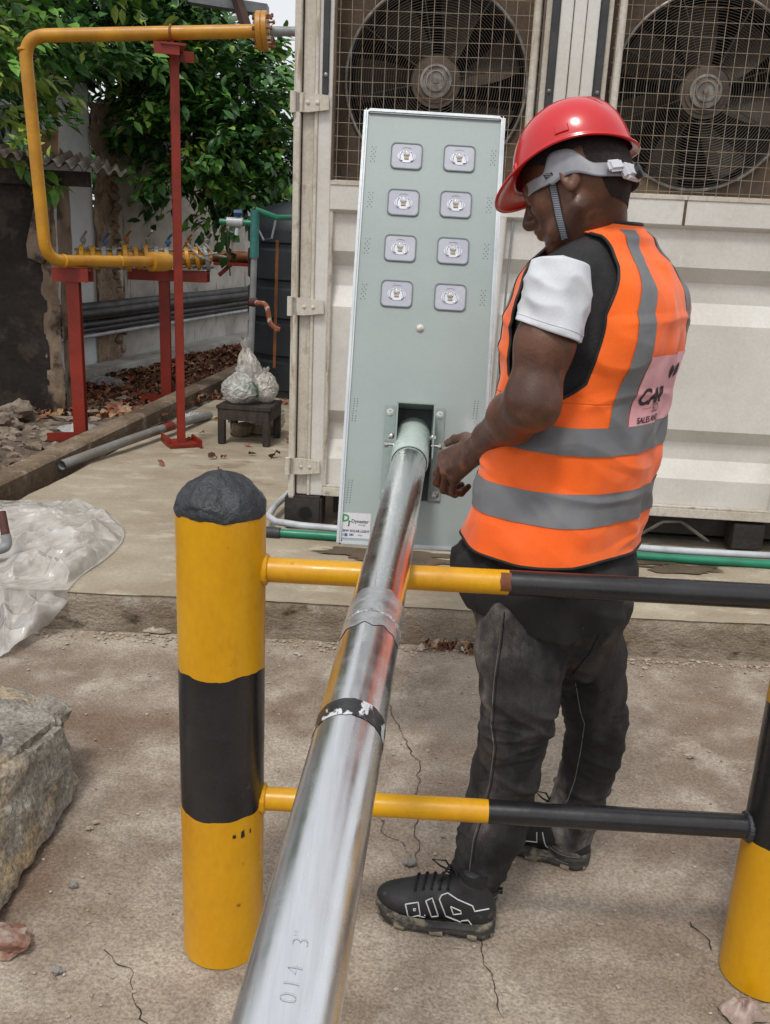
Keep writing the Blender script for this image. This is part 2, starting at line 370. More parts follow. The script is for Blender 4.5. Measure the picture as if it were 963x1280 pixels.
# ------------------------------------------------------------------ dry leaves
def leaf_shape(l, wd, curl, n=4):
    vs = []; fs = []
    for i in range(n + 1):
        t = i / n; ww = wd * math.sin(math.pi * min(1, t * .92 + .06)) ** .8 * .5; z = curl * math.sin(math.pi * t) * l; y = (t - .5) * l
        vs += [Vector((-ww, y, z + ww * .5)), Vector((0, y, z)), Vector((ww, y, z + ww * .5))]
        if i:
            b = 3 * i; fs += [(b - 3, b - 2, b + 1, b), (b - 2, b - 1, b + 2, b + 1)]
    return vs, fs
def scatter_leaves(name, n, area, zf, size, mats, lab, seed, tilt=.5):
    random.seed(seed); mb = MB()
    for i in range(n):
        x, y = area(); l = size * random.uniform(.6, 1.3); vs, fs = leaf_shape(l, l * random.uniform(.35, .55), random.uniform(-.15, .3), 3)
        R = Matrix.Rotation(random.uniform(0, 6.28), 3, 'Z') @ Matrix.Rotation(random.gauss(0, tilt), 3, 'X') @ Matrix.Rotation(random.gauss(0, tilt), 3, 'Y')
        mb.cur = random.randrange(len(mats)); mb.add([R @ v + Vector((x, y, zf(x, y) + random.uniform(.005, .03))) for v in vs], fs)
    return mb.build(name, mats, kind='stuff', label=lab, cat='dry leaves')
m_dl = [pmat('dry_leaf_%d' % i, hx(c), hx(d), 20, fine=.2, rough=.75, bump=0) for i, (c, d) in enumerate([('7d4a34', '5f3526'), ('965b3e', '7a452f'), ('5d3a2b', '40281e'), ('a98560', '8d6a48')])]
zd = lambda x, y: .10 + .03 * fbm((x, y, 4), 1.1, 4) + .01 * fbm((x, y, 4), 7, 3)
WA, WB = Vector((-3.75, 5.4, 0)), Vector((-1.55, 14.3, 0))      # foot line of the boundary wall
def area1():
    while True:
        y = random.uniform(6.7, 12.8); wx = WA.x + (y - WA.y) * (WB.x - WA.x) / (WB.y - WA.y); kx = -1.97 + (y - 4.2) * .12
        x = random.uniform(wx + .1, max(kx, wx + .2) - .02)
        if random.random() < min(1, (y - 6.2) / 1.8) * (1 if x < kx - .1 else .6): return x, y
scatter_leaves('leaf_litter', 5200, area1, zd, .085, m_dl, 'reddish brown dry leaves covering the dirt along the old wall', 3)
def area2():
    x = random.uniform(-1.7, -.6); y = random.uniform(5, 9); return (x, y) if random.random() < (y - 4) / 5 else (random.uniform(-1.6, -1.2), 7.5)
scatter_leaves('leaf_scatter', 110, area2, lambda x, y: ZP, .06, m_dl, 'few dry leaves lying on the raised slab near the stool', 4, .3)
c0 = G(575, 800, 0)
def area3(): return random.gauss(c0.x, .07), 3.235 - abs(random.gauss(0, .03))
scatter_leaves('leaf_pile', 60, area3, lambda x, y: .0, .04, [m_dl[3], m_dl[0], m_stone2], 'small pile of pale dry leaves against the step behind the legs', 6, .8)
mb = MB(); random.seed(11)
m_rub = pmat('rubble', hx('8c8072'), hx('6b5d50'), 6, fine=.25, rough=.95, bump=.7, bs=30)
for i in range(420):
    y = random.uniform(4.6, 7.4); x = random.uniform(-3.6, -2.0); r = random.choice([.012, .018, .03, .05]) * random.uniform(.7, 1.2)
    vs, fs = rock((x, y, zd(x, y) + r * .3), (r * 1.3, r, r * .6), i, 1, .6); mb.add(vs, fs)
mb.build('yard_debris', m_rub, kind='stuff', label='broken bits of rubble strewn over the dark dirt yard', cat='rubble')
m_rag = pmat('crumpled_plastic_white', hx('a9a8a6'), hx('8a8a8c'), 12, fine=.1, rough=.35, bump=.5, bs=30)
def rag(px, py, z, sx, sy, h, lab, seed, m=m_rag, name='plastic_scrap'):
    c = G(px, py, z); mb = MB()
    def f(u, v):
        a = 2 * math.pi * u; r = v * (1 + .4 * nz((math.cos(a), math.sin(a), 0), 1.2, seed)); x = sx * r * math.cos(a); y = sy * r * math.sin(a)
        return c + Vector((x, y, h * (1 - v * v) * (.5 + .8 * abs(fbm((x, y, seed), 14, 4))) + .004 + .02 * abs(fbm((x, y, seed), 22, 3)) * (1 if v < 1 else 0)))
    mb.grid(f, 40, 14, cu=True); return mb.build(name, m, None, True, 60, lab, 'plastic scrap', origin=c)
rag(100, 538, .12, .16, .12, .05, 'white plastic scrap lying at the foot of the left red support', 2)
rag(88, 490, .12, .12, .14, .08, 'crumpled bluish plastic by the shack wall among the leaves', 5)
rag(125, 478, .12, .22, .16, .06, 'pale crushed plastic sheet on the edge of the leaf litter', 7)
rag(240, 525, .15, .09, .14, .06, 'wad of clear plastic beside the grey pipe near the red post', 8)
for px, py, r, lab, sd_ in [(22, 520, .13, 'broken slab of pale rubble leaning in the dark shack corner', 3), (5, 530, .10, 'smaller rubble lump at the left edge beside the pale slab', 5), (150, 545 - 60, .05, 'grey stone half buried in the leaf litter', 9)]:
    c = G(px, py, .12); vs, fs = rock((0, 0, 0), (r, r * .7, r * .7), sd_, 3, .5); mb = MB(); mb.add([v + c + Vector((0, 0, r * .2)) for v in vs], fs); mb.build('rubble_block', m_rub, None, True, 25, lab, 'rubble', origin=c)
# ------------------------------------------------------------------ boundary wall
wd = (WB - WA).normalized(); wn = Vector((wd.y, -wd.x, 0))        # wn points to the yard
def W(px, py, off=0.0):
    r = ray(px, py); o = WA + wn * off; t = (o - CO).dot(wn) / r.dot(wn); return CO + r * t
WT = W(127, 148).z
wall = empty('boundary_wall', WA.lerp(WB, .4), 'tall old boundary wall with peeling white plaster behind the gas pipes', 'wall')
m_wwhite = pmat('old_white_plaster', hx('d6d8da'), hx('c8cacb'), 2, c3=hx('8b8378'), s3=3, lo3=.62, hi3=.75, fine=.06, rough=.85, bump=.3, bs=15)
m_wgrey = pmat('stained_plaster', hx('bcb8b1'), hx('9c968e'), 2.2, .35, .65, c3=hx('6a5a4b'), s3=3.5, lo3=.56, hi3=.72, c4=hx('5c4f43'), s4=3, lo4=.58, hi4=.72, st4=(2.5, 2.5, .3), fine=.12, rough=.9, bump=.4, bs=18)
m_wmas = pmat('exposed_masonry', hx('a08b75'), hx('826d5a'), 5, .35, .65, c3=hx('5f4d3f'), s3=8, lo3=.55, hi3=.7, fine=.25, fs=40, rough=1, bump=1, bs=22, bd=.03)
tt = lambda px, py=300: (W(px, py) - WA).dot(wd)
t0, t1, t2, t3 = tt(76), tt(116), tt(141), (WB - WA).length
def wallpart(a, b, zt, mat, name, off, rough, nu=90, nv=60, top=lambda t: 0, lab=None):
    mb = MB()
    def f(u, v):
        t = a + (b - a) * u; z = (zt + top(t)) * v; n = rough * fbm((t, z, 0), 2.6, 5)
        return WA + wd * t + wn * (off + n) + Vector((0, 0, z))
    mb.grid(f, nu, nv)
    def g(u, v):
        t = a + (b - a) * u; z = zt + top(t); return WA + wd * t + wn * (off - .16 * v + rough * fbm((t, z, 0), 2.6, 5) * (1 - v)) + Vector((0, 0, z))
    mb.grid(g, nu, 3)
    return mb.build(name, mat, wall, label=lab)
wallpart(-1.5, t1 + .03, WT + .25, m_wwhite, 'plaster_panel', .0, .012, top=lambda t: -.35 * max(0, (t0 + .25 - t)) + .05 * nz((t, 0, 0), 4), lab='white painted plaster panel with a broken slanting top')
wallpart(t1, t2 + .02, WT + .12, m_wmas, 'exposed_masonry', .04, .055, 50, 160, top=lambda t: .06 * nz((t, 3, 0), 9), lab='strip of bare brown masonry where the plaster fell off')
wallpart(t2, t3, WT, m_wgrey, 'plaster_panel', .015, .012, 160, 60, lab='grey stained plaster panel streaked with dirt')
for i in range(26):    # ragged plaster edge either side of the masonry
    z = .3 + i * .09; mb = MB(); random.seed(i)
    vs, fs = rock(WA + wd * (t2 + .0 + random.uniform(-.03, .05)) + wn * .03 + Vector((0, 0, z)), (.05, .06, .05), i, 2, .6); mb.add(vs, fs)
    if i % 1 == 0: mb.build('masonry_stone', m_wmas, wall)
mb = MB(); mb.box(WA.lerp(WB, .62) + wn * .14 + Vector((0, 0, .14)), ((WB - WA).length * .76, .26, .12), Matrix.Rotation(math.atan2(wd.y, wd.x), 3, 'Z'), .02)
mb.build('wall_footing', m_wgrey, wall)
# cable conduits clipped to the wall
cz_t, cz_b = W(205, 374, .12).z, W(205, 405, .12).z
cond = empty('conduit_bundle', WA + wd * 5 + Vector((0, 0, cz_b)), 'bundle of long black conduits fixed along the foot of the old boundary wall', 'conduit')
m_cond = pmat('black_conduit', hx('2c2b2d'), hx('3b3a3b'), 4, fine=.1, rough=.55, bump=.1)
nC = 6
for i in range(nC):
    z = cz_t + (cz_b - cz_t) * i / (nC - 1); r = .045 if i in (0, 1) else .028
    if i == nC - 1: r = .018
    pts = [WA + wd * (t0 - .6 + k * .4) + wn * (.07 + r + (.02 if i % 2 else 0)) + Vector((0, 0, z + .008 * nz((k * .4, i, 0), 1.3))) for k in range(24)]
    mb = MB(); mb.tube(pts, r, 12); mb.build('conduit', m_pvc if i == nC - 1 else m_cond, cond)
for i in range(0):
    mb = MB(); mb.box(WA + wd * (t0 + 1 + i * 1.6) + wn * .10 + Vector((0, 0, (cz_t + cz_b) / 2)), (.03, .18, cz_t - cz_b + .12), Matrix.Rotation(math.atan2(wd.y, wd.x), 3, 'Z')); mb.build('clip', m_cond, cond)
# bracketed rusty gas line on the wall (far end)
m_rust = pmat('rusty_brown_pipe', hx('8c5526'), hx('6a3c20'), 9, .4, .6, fine=.15, rough=.7, bump=.3)
wl = empty('wall_gas_line', W(280, 320, .3), 'brown gas line on a red bracket sticking out from the boundary wall', 'pipe')
a_, b_ = P(248, 319, 8.6), P(322, 322, 8.6)
mb = MB(); mb.tube([a_, b_ + Vector((.2, 0, 0))], .05, 14); mb.build('pipe', m_rust, wl)
mb = MB(); mb.box((a_ + b_) / 2 + Vector((.1, 0, -.065)), (.45, .07, .03)); mb.build('bracket', m_red, wl)
mb = MB(); mb.tube([P(274, 344, 8.6), P(291, 329, 8.6)], .018, 6); mb.build('brace', m_red, wl)

# ------------------------------------------------------------------ shack
sh = empty('shack', (-3.2, 7.0, .1), 'dark soot-blackened shack wall with a brown plastered corner', 'shack')
m_soot = pmat('sooty_wall', hx('2c2622'), hx('201b18'), 2, c3=hx('3d342d'), s3=4, fine=.2, fs=30, rough=1, bump=.6, bs=14, bd=.02)
m_plas = pmat('brown_plaster', hx('8a7866'), hx('6f5d4c'), 4, .35, .65, c3=hx('41352b'), s3=5, lo3=.5, hi3=.62, fine=.15, rough=.95, bump=.6, bs=18)
xr = P(78, 400, 6.95).x; xl2 = P(60, 400, 6.9).x; zt = P(60, 214, 6.9).z
mb = MB(); mb.grid(lambda u, v: Vector((-6 + (xl2 + 6) * u, 6.9 + .015 * fbm((u * 5, v * 3, 0), 3, 4), (zt) * v)), 70, 40); mb.build('wall', m_soot, sh)
mb = MB(); mb.grid(lambda u, v: Vector((xr + .012 * fbm((u * 3, v * 3, 9), 3, 3), 6.95 + .3 * u, zt * v)), 12, 30); mb.build('wall', m_plas, sh)
mb = MB(); mb.grid(lambda u, v: Vector((xl2 - .03 + (xr - xl2 + .035) * u + .01 * fbm((0, v * 6, 0), 2, 4), 6.885 + .02 * fbm((u, v * 5, 0), 3, 4) + .03 * abs(u - .5), zt * v)), 12, 60); mb.build('corner_pillar', m_plas, sh)
pa = [P(35, 322, 6.87), P(53, 330, 6.87), P(62, 318, 6.87), P(63, 228, 6.87), P(48, 238, 6.87), P(40, 270, 6.87), P(33, 305, 6.87)]
mb = MB(); mb.prism(pa, (0, .03, 0)); mb.build('plaster_patch', m_plas, sh, label='pale brown patch of plaster left on the sooty wall')
bxr = P(112, 226, 6.84).x; mb = MB(); mb.box(((bxr - 6) / 2, 6.84, P(100, 224, 6.84).z), (bxr + 6, .07, .10)); mb.build('roof_beam', m_soot, sh)
m_roof = pmat('weathered_roof_sheet', hx('6d6157'), hx('4d443c'), 5, .35, .65, fine=.2, rough=.9, bump=.4)
ra, rb = P(-40, 186, 6.1), P(158, 219, 6.9)
mb = MB(); L_ = (rb - ra).length; rdir = (rb - ra).normalized(); back = Vector((-.28, 1, .10)).normalized(); nr = rdir.cross(back).normalized()
ncor = int(L_ / .085)
for sgn, off in ((1, 0), (1, -.008)):
    mb.grid(lambda u, v: ra + rdir * (L_ * u) + back * (2.2 * v * (1 - .75 * max(0, u - .75) * 4 * (1))) + nr * (off + .022 * math.cos(2 * math.pi * u * ncor)), ncor * 8, 6)
mb.build('roof_sheet', m_roof, sh, ang=60, label='corrugated roof sheet with a broken tapering end')
m_board = pmat('raw_board', hx('b99a78'), hx('9d7f60'), 8, fine=.1, rough=.9, bump=.3)
for i, (p0, p1, p2, p3) in enumerate([((45, 165), (73, 158), (73, 196), (48, 198)), ((22, 163), (34, 160), (36, 190), (24, 190))]):
    mb = MB(); mb.prism([P(*q, 7.6) for q in (p0, p1, p2, p3)], (0, .03, 0)); mb.build('loose_board', m_board if i == 0 else m_wwhite, None, label=['tan board standing above the shack roof', 'narrow white board at the left above the shack roof'][i], cat='board', origin=P(*p3, 7.6))

# ------------------------------------------------------------------ gas pipework
def arc_path(pts, r, n=8):
    out = [Vector(pts[0])]
    for a, b, c in zip(pts, pts[1:], pts[2:]):
        a, b, c = Vector(a), Vector(b), Vector(c); u = (a - b).normalized(); v = (c - b).normalized(); p, q = b + u * r, b + v * r
        for i in range(n + 1):
            t = i / n; out.append((1 - t) ** 2 * p + 2 * t * (1 - t) * b + t * t * q)
    out.append(Vector(pts[-1])); return out
YP = 5.75
gp = empty('gas_pipe', P(57, 326, YP), 'long yellow gas pipe on the tall red post turning down the left side', 'pipe')
p1, p2, p3, p4 = P(327, 39, YP), P(30, 45, YP), P(58, 326, YP), P(190, 327, 6.5)
mb = MB(); mb.tube(arc_path([p1, p2, p3, p4], .13), .037, 20); mb.build('pipe', m_yelpipe, gp)
for q in (P(31, 62, YP), P(55, 303, YP), P(80, 326, YP + .1), P(150, 327, 6.25)):
    i_ = min(range(3), key=lambda k: 0)
    d_ = (p3 - p2) if q.z > 1.7 and q.x < p3.x + .05 else (p4 - p3)
    mb = MB(); mb.lathe(q, d_, [(.037, -.008), (.041, -.004), (.041, .004), (.037, .008)], 20); mb.build('weld_bead', m_yelpipe, gp)
ax = (p1 - p2).normalized()
for s0 in (-.028, .004):
    mb = MB(); mb.lathe(P(330, 39, YP), ax, [(.037, s0 - .01), (.10, s0 - .01), (.104, s0 - .006), (.104, s0 + .018), (.10, s0 + .022), (.05, s0 + .022)], 32); mb.build('flange', m_yelpipe, gp)
for k in range(8):
    t = k * math.pi / 4; c = P(330, 39, YP) + ax.cross(Vector((0, 1, 0))).normalized() * .08 * math.cos(t) + Vector((0, 1, 0)) * .08 * math.sin(t)
    mb = MB(); mb.lathe(c, ax, [(.011, -.055), (.011, -.042), (.006, -.04), (.006, .045), (.011, .046), (.011, .058)], 6); mb.build('bolt', m_rust, gp)
mb = MB(); mb.tube([P(338, 39, YP), P(400, 40, YP)], .026, 16); mb.build('threaded_end', m_grey, gp, label='bare grey pipe end behind the flange')
mb = MB(); mb.lathe(p4, (p4 - p3), [(.037, -.02), (.062, -.01), (.066, 0), (.066, .12), (.058, .15)], 24); mb.build('reducer', m_yelpipe, gp)

# manifold of valves behind
mf = empty('valve_manifold', P(170, 330, 7.0), 'row of yellow flanged valves mounted on the red steel beams', 'valves')
h0, h1 = P(98, 322, 6.9), P(262, 323, 7.6); hd = (h1 - h0).normalized()
mb = MB(); mb.tube([h0, h1], .05, 16); mb.build('header', m_yelpipe, mf)
random.seed(3); nF = 13
for i in range(nF):
    t = .04 + .94 * i / (nF - 1); c = h0.lerp(h1, t); tilt = Vector((hd.x, hd.y - .5, .12)).normalized()
    rr = random.choice([.09, .10, .085]); mt = [m_yelpipe, m_yelpipe, m_grey, m_hub, m_yelpipe][i % 5]
    mb = MB(); mb.lathe(c, tilt, [(.04, -.02), (rr, -.016), (rr, .012), (.05, .018)], 22); mb.build('flange', mt, mf)
    mb = MB()
    for k in range(6):
        a = k * math.pi / 3; e1 = tilt.cross(Vector((0, 0, 1))).normalized(); e2 = tilt.cross(e1); mb.lathe(c + (e1 * math.cos(a) + e2 * math.sin(a)) * (rr - .016), tilt, [(.009, -.05), (.009, .045)], 6)
    mb.build('bolt', m_hub, mf, kind='stuff')
    if i % 2 == 0:
        q = c + Vector((0, 0, rr)); mb = MB(); mb.tube([q, q + Vector((0, 0, .06))], .014, 8); mb.tube([q + Vector((0, 0, .06)), q + Vector((.05, -.06, .10))], .009, 8)
        mb.lathe(q + Vector((0, 0, .02)), (0, 0, 1), [(.022, 0), (.024, .02), (.01, .03)], 10)
        mb.build('valve_lever', [m_hub, pmat('blue_lever', hx('35506e'), rough=.5), m_rust][i // 2 % 3], mf)
for i, (px, Y) in enumerate([(250, 7.4), (262, 7.5), (240, 7.3)]):
    c = P(px, 322, Y); mb = MB(); mb.tube([c + Vector((-.03, 0, .1)), c + Vector((.05, -.05, .02)), c + Vector((.14, -.02, .04 - .03 * i))], .01, 8); mb.build('steel_strap', m_hub, mf)

def hsec(mb, c, h, wid, dep, t=.012, rot=0):             # H section, web plus two flanges, standing at c
    R = Matrix.Rotation(rot, 3, 'Z')
    for q, s in (((0, -dep / 2, h / 2), (wid, t, h)), ((0, dep / 2, h / 2), (wid, t, h)), ((0, 0, h / 2), (t, dep - t, h))):
        mb.box(Vector(c) + R @ Vector(q), s, R, .002)
# tall red post carrying the yellow pipe
pb = G(227, 556, ZP); ptop = P(214, 52, YP).z; ptx = pb.x
rp = empty('support_post', pb, 'tall slim red post carrying the top yellow pipe', 'post', 'red steel pipe supports')
mb = MB(); hsec(mb, pb + Vector((0, 0, .02)), ptop - ZP - .05, .05, .06, .010, .3); mb.build('column', m_red, rp)
mb = MB(); mb.box(pb + Vector((0, 0, .012)), (.20, .2, .02), Matrix.Rotation(.5, 3, 'Z'), .002)
mb.box(pb + Vector((-.10, .0, .03)), (.012, .2, .05), Matrix.Rotation(.5, 3, 'Z')); mb.box(pb + Vector((.10, .0, .03)), (.012, .2, .05), Matrix.Rotation(.5, 3, 'Z')); mb.build('base_plate', m_red, rp)
mb = MB(); mb.box(Vector((ptx, YP, ptop - .03)), (.14, .26, .012), Matrix.Rotation(.3, 3, 'Z')); mb.box(Vector((ptx, YP - .12, ptop - .055)), (.14, .012, .06), Matrix.Rotation(.3, 3, 'Z')); mb.box(Vector((ptx + .03, YP + .12, ptop - .055)), (.14, .012, .06), Matrix.Rotation(.3, 3, 'Z')); mb.build('top_bracket', m_red, rp)
mb = MB(); q = Vector((P(214, 42, YP).x, YP, P(214, 42, YP).z)); mb.tube([q + Vector((0, .045 * math.cos(a), .045 * math.sin(a))) for a in [k * math.pi / 10 for k in range(0, 21)]], .006, 6, cap=False); mb.build('u_bolt', m_rust, rp)
# two short red stanchions
for (fx, fy, tx, ty, wid, lab, Yb) in [(102, 548, 85, 343, .078, 'short wide red stanchion nearest the shack under the lower yellow pipe', None), (209, 500, 207, 344, .082, 'dark red stanchion standing back in the leaf litter', None)]:
    b0 = G(fx, fy, .12); t_ = P(tx, ty, b0.y).z
    st = empty('support_post', b0, lab, 'post', 'red steel pipe supports')
    mb = MB(); hsec(mb, b0, t_ - .12, wid, .09, .012, .15); mb.build('column', m_red, st)
    mb = MB(); mb.box(b0 + Vector((-.03, 0, .01)), (.3, .2, .025), Matrix.Rotation(.3, 3, 'Z')); mb.box(b0 + Vector((-.03, -.1, .035)), (.3, .012, .05), Matrix.Rotation(.3, 3, 'Z')); mb.build('base_plate', m_red, st)
    mb = MB(); R = Matrix.Rotation(.1, 3, 'Z'); wl_ = .22 if fx < 150 else .62
    c = Vector((b0.x + (0 if fx < 150 else .04), b0.y, t_ + .03)); mb.box(c, (wl_, .1, .012), R); mb.box(c + Vector((0, -.055, -.03)), (wl_, .012, .085), R); mb.box(c + Vector((0, .055, -.03)), (wl_, .012, .085), R); mb.build('cross_beam', m_red, st)

# overhead steel near the top
of = empty('overhead_frame', P(292, 8, 6.4), 'grey channel and brown brace of a steel frame above the yellow pipe', 'frame')
mb = MB(); a_, b_ = P(235, 2, 6.4), P(334, 18, 6.4); mb.prism([a_, b_, b_ + Vector((0, 0, .06)), a_ + Vector((0, 0, .06))], (0, .1, 0)); mb.build('channel', pmat('galv_dull', hx('6f7274'), hx('5a5d60'), 4, rough=.5, metal=.4), of)
mb = MB(); mb.tube([P(277, -60, 6.3), P(312, 46, 6.3)], .035, 4); mb.build('brace', pmat('brown_steel', hx('4a332c'), hx('38261f'), 6, fine=.15, rough=.7), of)

# ------------------------------------------------------------------ water tank and its pipes
m_tank = pmat('black_tank', hx('25292d'), hx('1d2023'), 3, c3=hx('4a4f52'), s3=3, lo3=.62, hi3=.75, fine=.1, rough=.38, bump=.1, rvar=.1)
tx = P(311, 350, 8.2).x + .56; tz = P(330, 250, 8.2).z
tk = empty('water_tank', (tx, 8.2, ZP), 'large black ribbed plastic water tank standing behind the container corner', 'tank')
prof = [(.54, 0)]; hT = tz - ZP
for i in range(80):
    h = .02 + (hT - .25) * i / 79; rr = .56 - (.022 if (h % .3) < .06 else 0) ; prof.append((rr, h))
prof += [(.55, hT - .2), (.52, hT - .13), (.44, hT - .06), (.3, hT - .02), (.2, hT), (.2, hT + .05), (.01, hT + .06)]
mb = MB(); mb.lathe((tx, 8.2, ZP), (0, 0, 1), prof, 64); mb.build('tank_body', m_tank, tk, ang=50)
rs = empty('riser_pipe', P(314, 430, 7.0), 'grey water riser with green fittings and a white stop valve beside the tank', 'pipe')
YR = 7.0
mb = MB(); mb.tube([P(318, 318, YR), P(313, 455, YR)], .024, 14); mb.build('pipe', m_grey, rs)
mb = MB(); mb.tube([P(319, 262, YR), P(318, 322, YR)], .034, 14); mb.build('tee', pmat('teal_fitting', hx('24705f'), hx('3f6f72'), 30, rough=.45), rs)
mb = MB(); mb.tube([P(275, 277, YR), P(318, 279, YR)], .022, 12); mb.build('branch_pipe', m_green, rs)
mb = MB(); mb.tube([P(284, 277, YR), P(304, 278, YR)], .032, 12); mb.tube([P(297, 285, YR), P(296, 294, YR)], .016, 8); mb.build('stop_valve', m_pvc, rs)
mb = MB(); mb.tube([P(293, 266, YR), P(303, 266, YR)], .022, 8); mb.tube([P(297, 268, YR), P(297, 275, YR)], .012, 8); mb.build('valve_handle', pmat('blue_plastic', hx('26466e'), rough=.4), rs)
mb = MB(); mb.tube([P(320, 262, YR), P(346, 272, YR), P(375, 272, YR + .2)], .02, 12); mb.build('feed_pipe', m_green, rs)
mb = MB(); mb.tube([P(322, 285, YR), P(330, 300, YR), P(340, 298, YR), P(345, 275, YR)], .008, 8); mb.build('hose', m_grey, rs)
rt = empty('rusty_pipe', P(336, 400, 6.8), 'rusty brown elbowed pipe coming off the grey riser', 'pipe')
mb = MB(); mb.tube(arc_path([P(316, 378, 6.9), P(334, 380, 6.8), P(338, 408, 6.8), P(350, 412, 6.8)], .05), .018, 12); mb.build('pipe', pmat('rust_pipe', hx('8a4a2c'), hx('b9b2a8'), 25, .5, .6, fine=.2, rough=.8), rt)
mb = MB(); mb.lathe(P(317, 378, 6.89), (1, 0, 0), [(.03, -.03), (.033, 0), (.03, .03)], 12); mb.build('coupling', pmat('dark_rust', hx('4b2a22'), fine=.2, rough=.9), rt)
mb = MB(); mb.tube([P(347, 300, 7.3), P(343, 460, 7.3)], .012, 8); o = mb.build('thin_pipe', m_rust, None, label='thin brown vertical pipe against the black tank', cat='pipe', origin=P(343, 460, 7.3))

# ------------------------------------------------------------------ stool, bags, stones
s_c = G(311, 553, ZP); sc = s_c + Vector((0, .06, 0)); R = Matrix.Rotation(-.12, 3, 'Z')
sth = P(310, 503, sc.y).z - ZP
m_stool = pmat('dark_wood', hx('3d332d'), hx('2a231f'), 8, fine=.2, rough=.75, bump=.3, stretch=(3, 1, 1))
stl = empty('stool', sc, 'small dark wooden stool holding plastic bags', 'stool')
mb = MB(); mb.box(sc + Vector((0, 0, sth - .012)), (.36, .34, .024), R, .004); mb.build('seat', m_stool, stl)
for q, z in (((0, -.155, 0), 0), ((0, .155, 0), 0), ((-.165, 0, 0), 1), ((.165, 0, 0), 1)):
    mb = MB(); mb.box(sc + R @ Vector(q) + Vector((0, 0, sth - .06)), (.33, .02, .07) if z == 0 else (.02, .29, .07), R, .002); mb.build('apron', m_stool, stl)
for sx in (-1, 1):
    for sy in (-1, 1):
        mb = MB(); mb.box(sc + R @ Vector((sx * .15, sy * .14, 0)) + Vector((0, 0, (sth - .024) / 2)), (.045, .045, sth - .024), R, .004); mb.build('leg', m_stool, stl)
m_bag = plastic_mat('clear_bag', hx('d2d1cd'), .42, .16, 14)
m_bag2 = plastic_mat('cloudy_bag', hx('bdb8b1'), .6, .25, 12)
def bag(c, r, seed, name, mat, lab, cat='bag', lean=(0, 0)):
    c = Vector(c); mb = MB()
    def f(u, v):
        t = 2 * math.pi * u; q = (math.cos(t), math.sin(t), v * 2.0)
        prof = math.sin(math.pi * min(1, v * 1.12) ** .75) ** .6 if v < .86 else 0; body = max(prof, .16 + .10 * max(0, (v - .86) / .14))
        k = body * (1 + .22 * nz(q, 1.1, seed) + .10 * max(0, 1 - 5 * abs(nz(q, 2.1, seed + 3))) * (.4 + v) + .05 * math.sin(t * 9 + 4 * nz(q, 1.3, seed)) * v)
        k -= .05 * max(0, 1 - 6 * abs(nz((q[0], q[1], v * 5), 1.7, seed + 7)))
        return c + Vector((r[0] * k * math.cos(t) + lean[0] * v, r[1] * k * math.sin(t) + lean[1] * v, 2 * r[2] * v * (1 + .08 * nz(q, 2, seed + 5))))
    mb.grid(f, 130, 90, cu=True); return mb.build(name, mat, None, True, 60, lab, cat, origin=c)
top = Vector((0, 0, sth))
b1 = bag(sc + top + Vector((-.06, -.05, 0)), (.115, .10, .115), 3, 'plastic_bag', m_bag, 'clear plastic bag with something green inside on the stool')
vs, fs = rock((0, 0, 0), (.085, .06, .065), 9, 3, .25); mb = MB(); mb.add([v + sc + top + Vector((-.02, -.06, .085)) for v in vs], fs)
mb.build('vegetables', pmat('dull_greens', hx('4c6a4a'), hx('38533c'), 30, rough=.6), None, label='green bundle inside the clear bag on the stool', cat='vegetables', origin=sc + top)
bag(sc + top + Vector((.10, .03, 0)), (.08, .08, .115), 6, 'plastic_bag', m_bag2, 'cloudy bag on the right side of the stool against the container')
c = sc + Vector((.02, .24, 0))
bag(c + Vector((0, 0, .14)), (.10, .10, .25), 12, 'plastic_sack', m_bag2, 'tall crumpled grey plastic sack behind the stool round the riser pipe', 'sack', (-.10, 0))
bag(c + Vector((.05, .02, 0)), (.13, .1, .14), 14, 'plastic_sack', m_bag2, 'bulging lower sack standing behind the stool legs', 'sack')
m_block = pmat('tan_block', hx('8f8068'), hx('736550'), 9, fine=.2, rough=.95, bump=.6)
for i, (px, py, r, lab) in enumerate([(302, 545, (.075, .06, .055), 'rounded tan stone between the stool legs'), (328, 543, (.13, .06, .045), 'longer tan stone to the right under the stool'), (335, 532, (.08, .06, .05), 'small tan stone behind the right stool leg')]):
    q = G(px, py, ZP); vs, fs = rock((0, 0, 0), r, 20 + i, 3, .3); mb = MB(); mb.add([v + q + Vector((0, 0, r[2] * .8)) for v in vs], fs); mb.build('stone', m_block, None, True, 30, lab, 'stone', origin=q)

# grey pipe lying in the gutter
a_, b_ = G(78, 588, ZP), G(262, 524, ZP); q = empty('drain_pipe', a_, 'long grey plastic drain pipe lying along the gutter beside the kerb', 'pipe')
mid = [a_.lerp(b_, t) + Vector((0, 0, .03 + .035 * math.sin(t * 3.1))) + Vector((.05 * math.sin(t * 3.14), 0, 0)) for t in [k / 14 for k in range(15)]]
mb = MB(); mb.tube(mid, .029, 18, cap=False); mb.tube(mid, .025, 18, cap=False); mb.build('pipe', pmat('grey_drain', hx('85888a'), hx('74706a'), 5, fine=.1, rough=.5), q)
mb = MB(); mb.tube([mid[8], mid[9]], .0305, 18, cap=False); mb.build('tape_mark', m_red, q)

